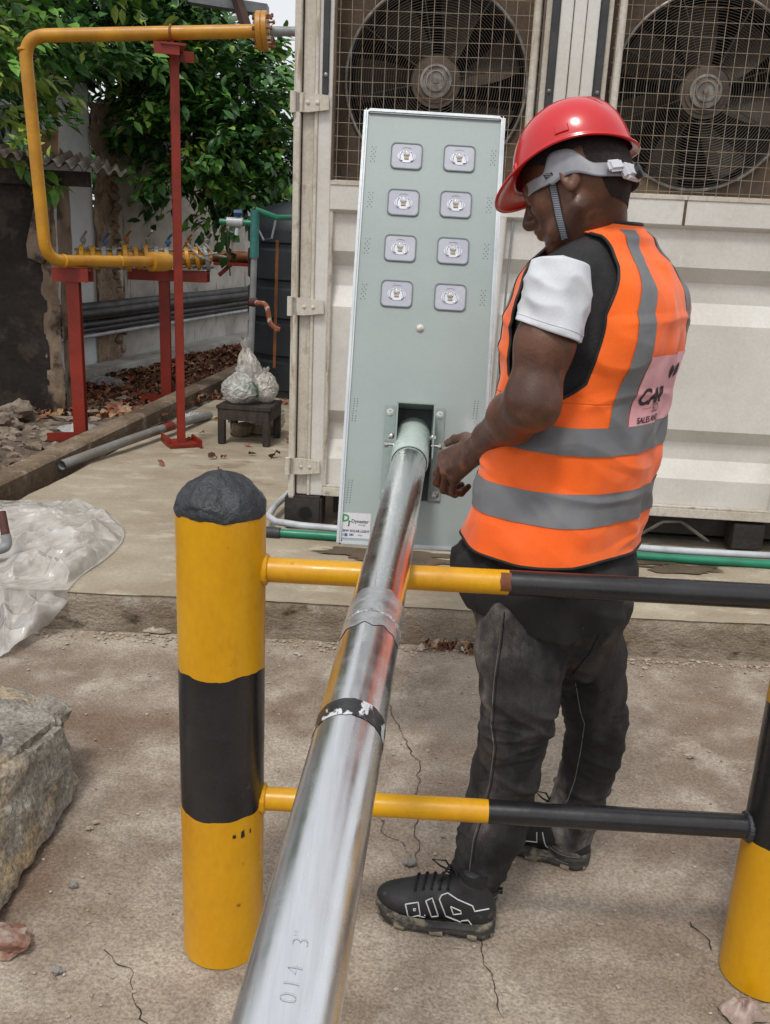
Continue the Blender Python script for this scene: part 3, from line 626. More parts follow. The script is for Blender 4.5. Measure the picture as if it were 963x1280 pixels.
# ------------------------------------------------------------------ plastic sheet
rows = [[(-70, 640, 4.4), (0, 628, 4.38), (55, 627, 4.4), (105, 627, 4.38), (150, 652, 4.1)],
        [(-70, 662, 4.0), (0, 648, 4.05), (55, 644, 4.05), (112, 642, 4.1), (156, 664, 4.0)],
        [(-70, 690, 3.8), (0, 676, 3.85), (55, 672, 3.8), (112, 668, 3.8), (152, 684, 3.82)],
        [(-70, 730, 3.5), (0, 712, 3.5), (50, 706, 3.5), (98, 702, 3.5), (133, 706, 3.62)],
        [(-70, 770, 3.3), (0, 750, 3.3), (38, 742, 3.3), (75, 738, 3.3), (104, 735, 3.42)],
        [(-70, 812, 3.12), (0, 790, 3.12), (26, 782, 3.14), (52, 768, 3.18), (80, 760, 3.22)],
        [(-70, 850, 2.85), (0, 822, 2.97), (20, 806, 3.02), (38, 795, 3.1), (60, 784, 3.2)]]
CP = [[P(*q) for q in r] for r in rows]
def cr(p0, p1, p2, p3, t): return 0.5 * ((2 * p1) + (p2 - p0) * t + (2 * p0 - 5 * p1 + 4 * p2 - p3) * t * t + (3 * p1 - p0 - 3 * p2 + p3) * t ** 3)
def cra(arr, t):
    n = len(arr) - 1; x = t * n; i = min(int(x), n - 1); f = x - i; g = lambda k: arr[max(0, min(n, k))]; return cr(g(i - 1), g(i), g(i + 1), g(i + 2), f)
def ps(u, v):
    p = cra([cra(r, u) for r in CP], v); e = min(1, 5 * min(u, 1 - u, v, 1 - v) + .15)
    r1 = 1 - abs(mnoise.noise(Vector((p.x * 3.2 + 3, p.y * 1.6 + p.x * 1.5, 1)))) * 2; r2 = 1 - abs(mnoise.noise(Vector((p.x * 7 + p.y * 4, p.y * 6, 4)))) * 2
    q = Vector((p.x * 5 + p.y * 3 + .5 * nz(p, 3), p.y * 2 - p.x, 2)); r3 = max(0, 1 - 5 * abs(mnoise.noise(q))); r4 = max(0, 1 - 6 * abs(mnoise.noise(Vector((p.x * 9 - p.y * 7 + nz(p, 4), p.x * 4 + p.y * 3, 7)))))
    zz = p.z + e * (.02 * r1 + .035 * r3 + .018 * r4 + .003 * nz(p, 30)); base = (ZP if p.y > 3.26 else 0) + .006
    return Vector((p.x, p.y - .02 * r2 * e, max(zz, base)))
mb = MB(); mb.grid(ps, 230, 260)
m_sheet = plastic_mat('clear_sheet', hx('c2beb8'), .6, .16, 7)
mb.build('plastic_sheet', m_sheet, None, True, 70, 'crumpled translucent plastic sheet spread over the slab edge at the left', 'plastic sheet', origin=CP[3][2])
# things under / on the sheet
q = P(6, 690, 3.55); el = empty('pipe_elbow', q, 'rusty pipe stub with a grey elbow poking out over the plastic sheet', 'pipe')
mb = MB(); mb.tube([P(2, 640, 3.6), P(8, 672, 3.55)], .018, 12); mb.build('stub', pmat('dark_rust2', hx('4f2c26'), fine=.2, rough=.8), el)
mb = MB(); mb.tube(arc_path([P(7, 668, 3.55), P(11, 684, 3.54), P(-14, 690, 3.5)], .03), .02, 12); mb.build('elbow', m_grey, el)

# ------------------------------------------------------------------ broken concrete block
m_blockc = pmat('broken_concrete', hx('999389'), hx('7a7369'), 9, .35, .65, c3=hx('b9a482'), s3=4, lo3=.54, hi3=.66, c4=hx('b3ada2'), s4=22, lo4=.56, hi4=.68, fine=.35, fs=90, rough=1, bump=1, bs=45, bd=.02)
bm = bmesh.new(); bmesh.ops.create_cube(bm, size=1)
P0 = G(112, 985, 0); 
corners = {}
base = [Vector((-1.5, 1.62, 0)), Vector((-.815, 1.60, 0)), Vector((-.80, 2.2, 0)), Vector((-.98, 2.45, 0)), Vector((-1.5, 2.45, 0))]
tp = [Vector((-1.5, 1.75, .34)), Vector((-.90, 1.75, .27)), Vector((-.83, 2.17, .235)), Vector((-.98, 2.40, .19)), Vector((-1.5, 2.4, .30))]
bm.free(); bm = bmesh.new(); vb = [bm.verts.new(v) for v in base]; vt = [bm.verts.new(v) for v in tp]; n = 5
bm.faces.new(vb[::-1]); bm.faces.new(vt)
for i in range(n): bm.faces.new((vb[i], vb[(i + 1) % n], vt[(i + 1) % n], vt[i]))
bmesh.ops.bevel(bm, geom=bm.edges[:], offset=.02, segments=2, affect='EDGES'); bmesh.ops.triangulate(bm, faces=bm.faces[:])
for _ in range(6): 
    es = [e for e in bm.edges if e.calc_length() > .022]
    if not es: break
    bmesh.ops.subdivide_edges(bm, edges=es, cuts=1); bmesh.ops.triangulate(bm, faces=bm.faces[:])
bm.normal_update()
for v in bm.verts:
    d = .018 * fbm(v.co, 5, 4, 3) + .010 * fbm(v.co, 16, 4) + .004 * fbm(v.co, 60, 2); v.co += v.normal * d
bm.verts.index_update(); mb = MB(); mb.add([v.co.copy() for v in bm.verts], [[v.index for v in f.verts] for f in bm.faces]); bm.free()
mb.build('concrete_block', m_blockc, None, True, 50, 'large broken block of concrete at the lower left edge', 'concrete block', origin=(-1.1, 2, 0))
c = Vector((-1.07, 1.86, .26)); vs, fs = rock((0, 0, 0), (.17, .2, .17), 31, 4, .25); mb = MB(); mb.add([v + c for v in vs], fs)
mb.build('boulder', pmat('bluish_rock', hx('85878a'), hx('6a6b6e'), 8, fine=.3, fs=60, rough=.95, bump=.9, bs=40), None, True, 50, 'rounded bluish grey boulder resting on the broken concrete block', 'rock', origin=c)
c = P(62, 893, 2.28); vs, fs = rock((0, 0, 0), (.055, .045, .045), 33, 3, .3); mb = MB(); mb.add([v + c for v in vs], fs); mb.build('rubble_lump', m_blockc, None, True, 50, 'small lump of rubble on the top corner of the concrete block', 'rubble', origin=c)
rag(197, 790, 0, .05, .02, .02, 'twisted dirty scrap of paper against the step left of the bollard', 12, m_stone2, 'paper_scrap')
rag(928, 1268, 0, .045, .03, .03, 'crumpled pinkish plastic scrap at the foot of the right bollard', 13, pmat('pink_scrap', hx('a8938a'), hx('8d7a72'), 20, rough=.5, bump=.5), 'plastic_scrap')
# wet stains on the slab
m_wet = pmat('wet_stain', hx('5e4c3c'), hx('4e3f33'), 6, fine=.15, rough=.35, bump=.15)
def stain(px, py, sx, sy, seed, z=ZP, m=m_wet):
    c = G(px, py, z); mb = MB(); n = 60; vs = [c + Vector((0, 0, .0062))]
    for k in range(n):
        t = 2 * math.pi * k / n; r = 1 + .7 * fbm((math.cos(t), math.sin(t), seed), 1.6, 4); vs.append(c + Vector((sx * r * math.cos(t), sy * r * math.sin(t), .0062)))
    mb.add(vs, [(0, 1 + k, 1 + (k + 1) % n) for k in range(n)]); mb.build('wet_stain', m, kind='structure')
stain(480, 695, .32, .07, 1); stain(500, 706, .2, .05, 2); stain(850, 712, .20, .05, 4); stain(800, 703, .16, .035, 6)
# ------------------------------------------------------------------ trees
def leafmesh(l, wd, fold=.25, droop=.15):
    vs = []; n = 4
    for i, (t, k) in enumerate([(0, .05), (.28, .9), (.6, .85), (1, .0)]):
        y = t * l; z = -droop * l * t * t; wv = wd * .5 * k; vs += [Vector((-wv, y, z + fold * wv)), Vector((0, y, z)), Vector((wv, y, z + fold * wv))]
    fs = []
    for i in range(3):
        b = 3 * i; fs += [(b, b + 1, b + 4, b + 3), (b + 1, b + 2, b + 5, b + 4)]
    return vs, fs
def tree(name, base, blobs, n, size, mats, lab, cat, seed, limbs, nsingle=300, wts=(4, 4, 2, 3, 1), twigs=True):
    random.seed(seed); root = empty(name, base, lab, cat)
    mb = MB(); base = Vector(base)
    for (pts, r0, r1) in limbs: mb.tube(pts, [r0 + (r1 - r0) * i / (len(pts) - 1) for i in range(len(pts))], 10)
    mb.build('trunk', m_bark, root)
    L = []; tot = sum(b[1][0] * b[1][1] * b[1][2] for b in blobs)
    for c, r, *_ in blobs:
        k = int(n * (r[0] * r[1] * r[2]) / tot); cl = max(3, k // 34)
        for _ in range(cl):
            while True:
                d = Vector((random.uniform(-1, 1), random.uniform(-1, 1), random.uniform(-1, 1)))
                if .25 < d.length < 1: break
            cc = Vector(c) + Vector((d.x * r[0], d.y * r[1], d.z * r[2])); out = (cc - Vector(c)); out.z *= .3
            out = out.normalized() if out.length > 0 else Vector((0, -1, 0)); mm = random.choices(range(len(mats)), wts[:len(mats)])[0]
            ax = (out + Vector((random.gauss(0, .3), random.gauss(0, .3), random.gauss(-.1, .3)))).normalized(); ln = size * random.uniform(2.2, 3.6)
            for j in range(34):
                t = random.random(); p = cc + ax * (t * ln) + Vector((random.gauss(0, 1), random.gauss(0, 1), random.gauss(0, .7))) * size * .55
                ld = (ax * random.uniform(.2, 1) + Vector((random.uniform(-1, 1), random.uniform(-1, 1), random.uniform(-.7, .35)))).normalized()
                up = Vector((random.gauss(0, .35), random.gauss(0, .35) - .25, 1)); x = ld.cross(up).normalized(); z = x.cross(ld)
                m2 = mm if random.random() < .75 else random.randrange(len(mats))
                L.append((p, Matrix((x, ld, z)).transposed(), size * random.uniform(.6, 1.25), m2))
    L.sort(key=lambda q: (q[0] - CO).length / q[2])
    protos = []
    for m in mats:
        vs, fs = leafmesh(1, .5); mb = MB(); mb.add(vs, fs); 
        me = bpy.data.meshes.new('leaf'); me.from_pydata([tuple(v) for v in mb.v], [], mb.f); me.materials.append(m); protos.append(me)
    near = []; rest = []
    for q in L:
        x, y = proj(q[0]); 
        (near if len(near) < nsingle and 0 <= x <= 360 and 0 <= y <= 330 and random.random() < .5 else rest).append(q)
    for p, R, s, k in near: inst(protos[k], 'leaf', root, p, R.to_quaternion(), (s, s, s))
    vs0, fs0 = leafmesh(1, .5); V0 = np.array([tuple(v) for v in vs0]); nvv = len(V0)
    RR = np.array([[list(r) for r in q[1]] for q in rest]); PP = np.array([tuple(q[0]) for q in rest]); SS = np.array([q[2] for q in rest])
    AV = (np.einsum('nij,vj->nvi', RR, V0) * SS[:, None, None] + PP[:, None, :] - np.array(base)).reshape(-1, 3)
    AF = (np.array(fs0)[None] + (np.arange(len(rest)) * nvv)[:, None, None]).reshape(-1, 4)
    me = bpy.data.meshes.new('crown'); me.vertices.add(len(AV)); me.vertices.foreach_set('co', AV.ravel()); me.loops.add(AF.size); me.loops.foreach_set('vertex_index', AF.ravel())
    me.polygons.add(len(AF)); me.polygons.foreach_set('loop_start', np.arange(0, AF.size, 4)); me.polygons.foreach_set('loop_total', np.full(len(AF), 4))
    for m in mats: me.materials.append(m)
    me.polygons.foreach_set('material_index', np.repeat(np.array([q[3] for q in rest]), 6)); me.update(); me.validate()
    o = bpy.data.objects.new('crown', me); COL.objects.link(o); fin(o, root, kind='stuff'); return root
def blob(px, py, Y, r): return (P(px, py, Y), r)
b1 = [blob(140, 45, 9.4, (.8, .9, .42)), blob(230, 90, 9.6, (.75, .9, .6)), blob(312, 130, 9.8, (.55, .9, .5)), blob(225, 170, 9.5, (.5, .7, .5)), blob(290, 190, 9.6, (.6, .8, .55)),
      blob(330, 215, 9.9, (.4, .7, .35)), blob(245, 225, 9.4, (.28, .5, .25)), blob(175, 90, 9.4, (.4, .7, .22)), blob(120, 10, 9.6, (1.0, 1, .5)), blob(200, 15, 9.8, (.45, .8, .35)), blob(345, 160, 10.2, (.4, .7, .6)),
      blob(120, -50, 9.8, (1.1, .9, .45))]  # unseen crown above the frame, added to block sky and darken the yard
bx = W(250, 420).x
tree('wall_tree', (bx - 1.0, 10.6, .1), b1, 20000, .125, m_leaf, 'dense dark green tree hanging over the boundary wall in the centre back', 'tree', 21,
     [([(bx - 1.0, 10.6, 0), (bx - .9, 10.5, 1.6), (bx - .6, 10.3, 2.6), (bx - .1, 10, 3.3), (bx + .3, 9.7, 4.1)], .14, .03), ([(bx - .9, 10.5, 1.5), (bx - .3, 10.1, 2.3), (bx + .3, 9.8, 2.6), (bx + .7, 9.6, 2.7)], .07, .015), ([(bx - .7, 10.4, 2.2), (bx - 1.3, 9.9, 3.0), (bx - 1.7, 9.6, 3.8)], .07, .015)])
b2 = [blob(20, 50, 7.5, (.5, .4, .38)), blob(78, 62, 7.4, (.38, .4, .26)), blob(14, 115, 7.3, (.24, .35, .22)), blob(118, 72, 7.5, (.24, .35, .14)), blob(60, 15, 7.5, (.55, .45, .3)), blob(12, 178, 6.9, (.16, .15, .12)),
      blob(-60, 60, 7.5, (.8, .6, .75)), blob(0, -80, 7.6, (1.2, .8, .45)), blob(-150, -40, 7, (1.2, 1.0, .75))]
tree('near_tree', (-5.2, 7.9, .1), b2, 5600, .125, [m_leaf[0], m_leaf[2], m_leaf[4], m_leaf[1]], 'lighter leafy branches over the shack roof at the upper left', 'tree', 22,
     [([(-5.2, 7.9, 0), (-5.1, 7.7, 2), (-4.6, 7.4, 3.0), (-3.9, 7.0, 3.4), (-3.0, 6.8, 3.3)], .13, .02), ([(-4.6, 7.4, 3.0), (-3.8, 6.8, 2.75), (-3.2, 6.5, 2.6)], .05, .01)], 260, (4, 3, 2, 3))
b3 = [((-7.5, 15.5, 3.4), (2.2, 1.4, 2.8)), ((-5.1, 16, 3.3), (1.9, 1.3, 2.7)), ((-2.2, 16.5, 2.2), (1.7, 1.2, 1.6)), ((-9.5, 13, 3), (1.6, 2.4, 2.6))]
tree('far_tree', (-4.5, 16.4, 0), b3, 22000, .24, [m_leaf[1], m_leaf[3], m_leaf[0]], 'dark mass of trees farther back behind the boundary wall', 'tree', 23, [([(-4.5, 16.4, 0), (-4.4, 16.3, 2), (-4.2, 16.2, 4)], .2, .08), ([(-2.0, 16.6, 0), (-2.0, 16.5, 2.5)], .15, .06)], 20, (3, 4, 2))
# sprig by the tank
sp = empty('seedling', P(286, 330, 8.0), 'small dark leafed sprig growing in front of the wall beside the tank', 'plant')
mb = MB(); mb.tube([P(288, 345, 8.0), P(286, 315, 8.0), P(284, 285, 8.0)], .006, 6); mb.build('stem', m_bark, sp); random.seed(2)
vs0, fs0 = leafmesh(.15, .085, .3, .2); mb = MB(); mb.add(vs0, fs0); pl = None
for i, (px, py, a) in enumerate([(284, 292, 200), (292, 300, -60), (280, 302, 220), (290, 312, -110), (300, 303, -50), (283, 316, 200), (296, 318, -120), (286, 288, 60), (278, 290, 160)]):
    q = Matrix.Rotation(rad(a), 3, 'Y') @ Matrix.Rotation(rad(40 + 20 * (i % 3)), 3, 'X') 
    if pl is None: pl = MB().add(vs0, fs0).build('leaf', m_leaf[3], None, origin=(0, 0, 0)); pl.parent = sp; pl.location = P(px, py, 8.0) - ORG[sp]; pl.rotation_mode = 'QUATERNION'; pl.rotation_quaternion = q.to_quaternion(); ORG[pl] = ORG[sp]
    else: inst(pl, 'leaf', sp, P(px, py, 8.0), q.to_quaternion())

# ------------------------------------------------------------------ refrigerated container
kx = -.05; CY0 = 4.16
cu = Vector((1, kx, 0)).normalized(); cn = Vector((cu.y, -cu.x, 0))            # cn points to the camera side
RC = Matrix((cu, Vector((-cu.y, cu.x, 0)), Vector((0, 0, 1)))).transposed()
def K(x, d, z): return Vector((0, CY0, 0)) + cu * x - (-cn) * 0 + cn * (-d) + Vector((0, 0, z))   # x along the face, d = depth behind the face plane
ct = empty('container', K(.7, 1, ZP), 'white weathered cooling container with two big caged fans', 'container')
def cbox(x0, x1, d0, d1, z0, z1, name, mat, bev=.003, par=ct, **k):
    mb = MB(); mb.box(K((x0 + x1) / 2, (d0 + d1) / 2, (z0 + z1) / 2), (x1 - x0, abs(d1 - d0), z1 - z0), RC, bev); return mb.build(name, mat, par, ang=30, **k)
XL0, XR0, ZB, ZT = -.46, 2.6, .315, 3.0
cbox(XL0, XR0, .45, 2.6, ZB, ZT, 'body', m_white)
# left corner post: stepped strips
cbox(XL0, XL0 + .028, -.02, .45, .30, ZT, 'corner_post', m_cream)
cbox(XL0 + .034, XL0 + .085, .012, .45, ZB, ZT, 'corner_post', m_cream)
cbox(XL0 + .085, XL0 + .10, -.004, .1, ZB, ZT, 'post_rib', m_cream)
cbox(XL0 + .10, -.30, .004, .45, ZB, ZT, 'door_stile', m_white)
cbox(-.345, -.318, -.008, .004, 2.055, ZT, 'rubber_strip', m_rubber)
mb = MB(); mb.lathe(K(-.33, -.008, 2.13), cn, [(.008, -.002), (.008, .003), (.004, .006)], 12); mb.build('screw', m_hub, ct)
cbox(-.30, -.288, -.004, .2, 1.716, ZT, 'opening_jamb', m_tan)
for z in (2.02, 1.185, .455):
    h = .075
    poly = [(-.475, z - .5 * h), (-.475, z + .5 * h), (-.40, z + .5 * h), (-.315, z + .40 * h), (-.312, z - .34 * h), (-.40, z - .5 * h)]
    mb = MB(); mb.prism([K(x, -.004, q) for x, q in poly], cn * .016); hg = mb.build('hinge', m_cream, ct, ang=20)
    mb = MB(); mb.tube([K(-.463, -.022, z - .5 * h - .004), K(-.463, -.022, z + .5 * h + .004)], .013, 12); mb.build('knuckle', m_cream, hg)
    for xx in (-.40, -.36):
        mb = MB(); mb.lathe(K(xx, -.02, z), cn, [(.009, -.002), (.009, .002), (.005, .005)], 10); mb.build('rivet', m_cream, hg)
# top rail of the lower part and lower corrugated wall
cbox(-.30, XR0, .0, .45, 1.600, 1.716, 'mid_rail', m_white)
cbox(-.30, XR0, -.004, .02, 1.700, 1.722, 'rail_lip', m_cream)
cbox(-.30, XR0, .0, .45, ZB, .358, 'bottom_rail', m_cream)
cbox(-.30, XR0, .006, .03, .358, .366, 'bottom_lip', m_cream)
prof = [(1.60, .0), (1.585, .03), (1.43, .03), (1.365, .075), (1.28, .075), (1.19, .032), (.72, .032), (.655, .078), (.575, .078), (.49, .036), (.358, .034)]
mb = MB()
for i in range(len(prof) - 1):
    (z0, d0), (z1, d1) = prof[i], prof[i + 1]
    mb.grid(lambda u, v: K(-.30 + (XR0 + .30) * u, d0 + (d1 - d0) * v + .0025 * nz((u * 9, z0 + (z1 - z0) * v, 0), 2.5), z0 + (z1 - z0) * v), 40, 5)
mb.build('corrugated_wall', m_white, ct, ang=20)
cbox(-.30, -.285, .005, .06, .358, 1.60, 'wall_edge_strip', m_cream)
mb = MB(); mb.tube([K(.425, -.0, .358), K(.445, .0, 1.60)], .018, 12); mb.build('vertical_pipe', m_white, ct, label='thin white pipe standing against the corrugated wall')
mb = MB(); mb.tube([K(.47, .012, .36), K(.49, .012, 1.6)], .005, 6); mb.build('cable', m_grey, ct)
cbox(1.765, 1.80, .005, .05, .36, .62, 'latch_plate', m_white)
mb = MB(); mb.tube([K(1.79, -.01, .40), K(1.775, -.01, .41), K(1.772, -.01, .56), K(1.79, -.01, .57)], .006, 6); mb.build('latch_bar', m_black, ct)
cbox(1.20, 1.212, -.003, .001, 1.60, 1.712, 'weld_seam', m_tan)
# fan bay
XM = .69
def hole_plate(x0, x1, z0, z1, cx, cz, r, d, mat, name):
    mb = MB(); n = 96; ring = []; outer = []
    for k in range(n):
        a = 2 * math.pi * k / n; c, s_ = math.cos(a), math.sin(a); ring.append(K(cx + r * c, d, cz + r * s_))
        t = min(((x1 - cx) / c if c > 0 else (x0 - cx) / c) if abs(c) > 1e-6 else 9e9, ((z1 - cz) / s_ if s_ > 0 else (z0 - cz) / s_) if abs(s_) > 1e-6 else 9e9)
        outer.append(K(cx + t * c, d, cz + t * s_))
    mb.add(ring + outer, [(k, (k + 1) % n, n + (k + 1) % n, n + k) for k in range(n)]); return mb.build(name, mat, ct)
for fi, fx in enumerate((.125, 1.245)):
    fz = 2.135; x0, x1 = (-.288, .545) if fi == 0 else (.835, 2.3)
    hole_plate(x0, x1, 1.716, ZT, fx, fz, .385, .13, m_tan, 'shroud_plate')
    mb = MB(); mb.lathe(K(fx, .13, fz), cn, [(.385, 0), (.39, .025), (.397, .025), (.397, -.0)], 96); 
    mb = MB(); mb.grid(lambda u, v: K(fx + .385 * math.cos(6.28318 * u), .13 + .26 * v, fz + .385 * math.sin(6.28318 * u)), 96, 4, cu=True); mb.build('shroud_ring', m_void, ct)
    mb = MB(); mb.grid(lambda u, v: K(fx + .40 * (1 - v) * math.cos(6.28318 * u), .40, fz + .40 * (1 - v) * math.sin(6.28318 * u)), 64, 3, cu=True); mb.build('opening_back', m_void, ct)  # dark disc, painted as the shade behind the fan
    fan = MB(); fan.lathe(K(fx, .20, fz), cn, [(.085, -.08), (.085, .0), (.08, .02), (.066, .022), (.064, .05), (.058, .062), (.04, .064), (.038, .075), (.03, .08), (.012, .08), (.010, .088), (.002, .09)], 40); fo = fan.build('fan', m_hub, ct, ang=30)
    nb = 7
    for b in range(nb):
        a0 = 2 * math.pi * b / nb + .25 + fi * .4
        def bf2(u, v):
            r = .075 + .285 * u; a = a0 + (v - .5) * (.62 - .12 * u) + .18 * u; d = .25 + (v - .5) * (.12 - .03 * u)
            return K(fx + r * math.cos(a), d, fz + r * math.sin(a))
        mb = MB(); mb.grid(bf2, 10, 8)
        def bf3(u, v): q = bf2(u, v); return q - cn * .004
        mb.grid(bf3, 10, 8); mb.build('blade', m_blade, fo, ang=50)
    # wire guard: concentric rings, spokes, centre disc
    mb = MB(); nr_ = 27
    for k in range(nr_):
        r = .105 + (.382 - .105) * k / (nr_ - 1); th = .0016 if k < nr_ - 1 else .006
        mb.tube([K(fx + r * math.cos(t), .085 + .05 * max(0, (r - .34) / .05), fz + r * math.sin(t)) for t in [2 * math.pi * j / 60 for j in range(61)]], th, 4, cap=False)
    gd = mb.build('guard_rings', m_guard, ct, kind='stuff')
    mb = MB(); r = .385; mb.tube([K(fx + r * math.cos(t), .122, fz + r * math.sin(t)) for t in [2 * math.pi * j / 90 for j in range(91)]], .007, 8, cap=False); mb.build('guard_rim', m_hub, ct)
    for k in range(8):
        a = math.pi * k / 4 + .2 + .15 * fi
        mb = MB(); mb.tube([K(fx + .1 * math.cos(a), .083, fz + .1 * math.sin(a)), K(fx + .385 * math.cos(a), .12, fz + .385 * math.sin(a))], .003, 5); mb.build('guard_spoke', m_guard, ct)
    mb = MB(); mb.lathe(K(fx, .09, fz), cn, [(.105, -.004), (.105, .002), (.085, .004), (.085, .009), (.07, .010)], 40); mb.build('guard_centre', m_blade, ct)
    mb = MB(); mb.lathe(K(fx, .09, fz), cn, [(.066, -.0), (.066, .018), (.056, .02), (.054, .014), (.044, .014), (.042, .022), (.036, .023), (.034, .017), (.012, .017), (.012, .026), (.004, .028)], 40); mb.build('guard_cap', m_hub, ct, ang=25)
    # square weld mesh
    mb = MB(); random.seed(fi)
    x = x0 + .01
    while x < x1:
        j = random.uniform(-.003, .003)
        mb.tube([K(x + j + .002 * nz((x, z / 3, fi), 1.7), -.0 + .004 * nz((x, z / 4, 1), 2), 1.70 + z * (ZT - 1.70) / 8) for z in range(9)], 0.0015, 5, cap=False); x += .0478
    z = 1.735
    while z < ZT:
        mb.tube([K(x0 + (x1 - x0) * k / 8, .003 + .004 * nz((k, z, fi), 2), z + .003 * nz((k / 3, z * 5, 2), 1)) for k in range(9)], 0.0015, 5, cap=False); z += .0535
    mb.build('wire_mesh', m_wire, ct, kind='stuff')
cbox(-.288, XR0, .20, .45, 1.716, 1.74, 'bay_floor', m_tan)
# central mullion between the fans
cbox(XM - .078, XM - .028, -.006, .2, 1.716, ZT, 'mullion', m_white); cbox(XM - .024, XM + .024, -.012, .2, 1.716, ZT, 'mullion', m_white); cbox(XM + .028, XM + .078, -.006, .2, 1.716, ZT, 'mullion', m_white)
cbox(XM - .03, XM + .03, .02, .2, 1.716, ZT, 'mullion_back', m_cream)
for s in (-1, 1):
    cbox(XM + s * .096 - .016, XM + s * .096 + .016, -.012, .01, 2.0, ZT, 'rubber_strip', m_rubber)
    mb = MB(); mb.lathe(K(XM + s * .098, -.012, 2.10), cn, [(.008, -.002), (.008, .003), (.004, .006)], 12); mb.build('screw', m_hub, ct)
    cbox(XM + s * .122 - .012, XM + s * .122 + .012, .01, .2, 1.716, ZT, 'opening_jamb', m_cream)
    mb = MB(); mb.tube([K(XM + s * .17, -.004, 1.716), K(XM + s * .17, -.004, ZT)], .0155, 14); mb.build('bar', m_cream, ct)
cbox(XM - .14, XM + .14, .2, .45, 1.716, ZT, 'bay_back', m_tan)
cbox(XL0, XR0, -.0, .45, ZT, ZT + .1, 'top_rail', m_white)
# underside
cbox(-.475, -.30, -.03, .15, ZP + .002, .312, 'corner_casting', m_black, .01)
mb = MB(); mb.lathe(K(-.375, -.031, .235), cn, [(.032, -.03), (.032, .0015), (.024, .0015), (.024, -.03)], 24); mb.build('casting_hole', m_void, ct)
mb = MB(); mb.lathe(K(-.375, -.031, .235), cn, [(.024, -.03), (.024, .001)], 24); mb.build('casting_hole_plug', pmat('hole_black', (.004, .004, .004), rough=1, bump=0, fine=0), ct)  # solid black plug stands in for the shade inside the hole
cbox(-.26, XR0, .12, .25, .20, .313, 'base_beam', m_black, .003)
mb = MB(); mb.tube([K(-.24, .02, .175), K(.05, .04, .29)], .014, 6); mb.build('brace', m_black, ct)
for x0 in (1.33,):
    mb = MB(); mb.tube([K(x0 - .15, .02, .20), K(x0 - .03, .02, .285), K(x0 + .05, .02, .29), K(x0 + .19, .02, .20)], .008, 6); mb.build('brace', pmat('dusty_black', hx('5a544c'), hx('3b3732'), 12, rough=.8), ct)
cbox(1.62, 1.76, -.0, .12, .18, .30, 'base_bracket', m_black, .003)
cbox(.2, XR0, .25, .5, ZP, .313, 'underside_shade', m_void, .003)  # dark box painted as the shade under the container floor

# pvc pipes at the foot of the container
zz = ZP
def pp(px, py, z): return G(px, py, z)
wp = empty('white_water_pipe', pp(600, 680, zz), 'pale grey plastic pipe running along the foot of the container', 'pipe')
pts = [K(-.40, 1.2, ZP + .06), K(-.50, .55, ZP + .06), K(-.548, .12, ZP + .062), K(-.548, -.04, ZP + .06), K(-.50, -.10, ZP + .055), K(-.38, -.125, ZP + .052)] + [K(x, -.125 + .01 * nz((x, 0, 0), 1.3), ZP + .05 + .012 * nz((x, 3, 0), 1.1)) for x in [-.2 + .25 * i for i in range(12)]]
mb = MB(); mb.tube(arc_path(pts[:3], .05, 3)[:0] + pts, .0165, 14); mb.build('pipe', m_pvc, wp)
gp2 = empty('green_water_pipe', pp(600, 690, zz), 'green plastic pipe lying beside the pale pipe at the container foot', 'pipe')
mb = MB(); mb.tube([K(x, -.165 + .01 * nz((x, 6, 0), 1.3), ZP + .021 + .004 * nz((x, 9, 0), 1.1)) for x in [-.5 + .25 * i for i in range(13)]], .019, 14); mb.build('pipe', m_green, gp2)
mb = MB(); mb.tube([K(-.56, -.16, ZP + .022), K(-.47, -.166, ZP + .022)], .026, 14); mb.build('end_cap', m_rubber, gp2)
mb = MB(); c = K(1.79, -.145, ZP + .036); mb.tube([c + Vector((0, .034 * math.cos(t) * 1.1, .036 * math.sin(t))) for t in [k * math.pi / 8 for k in range(17)]], .004, 6, cap=False); mb.build('cable_tie', m_rubber, gp2)

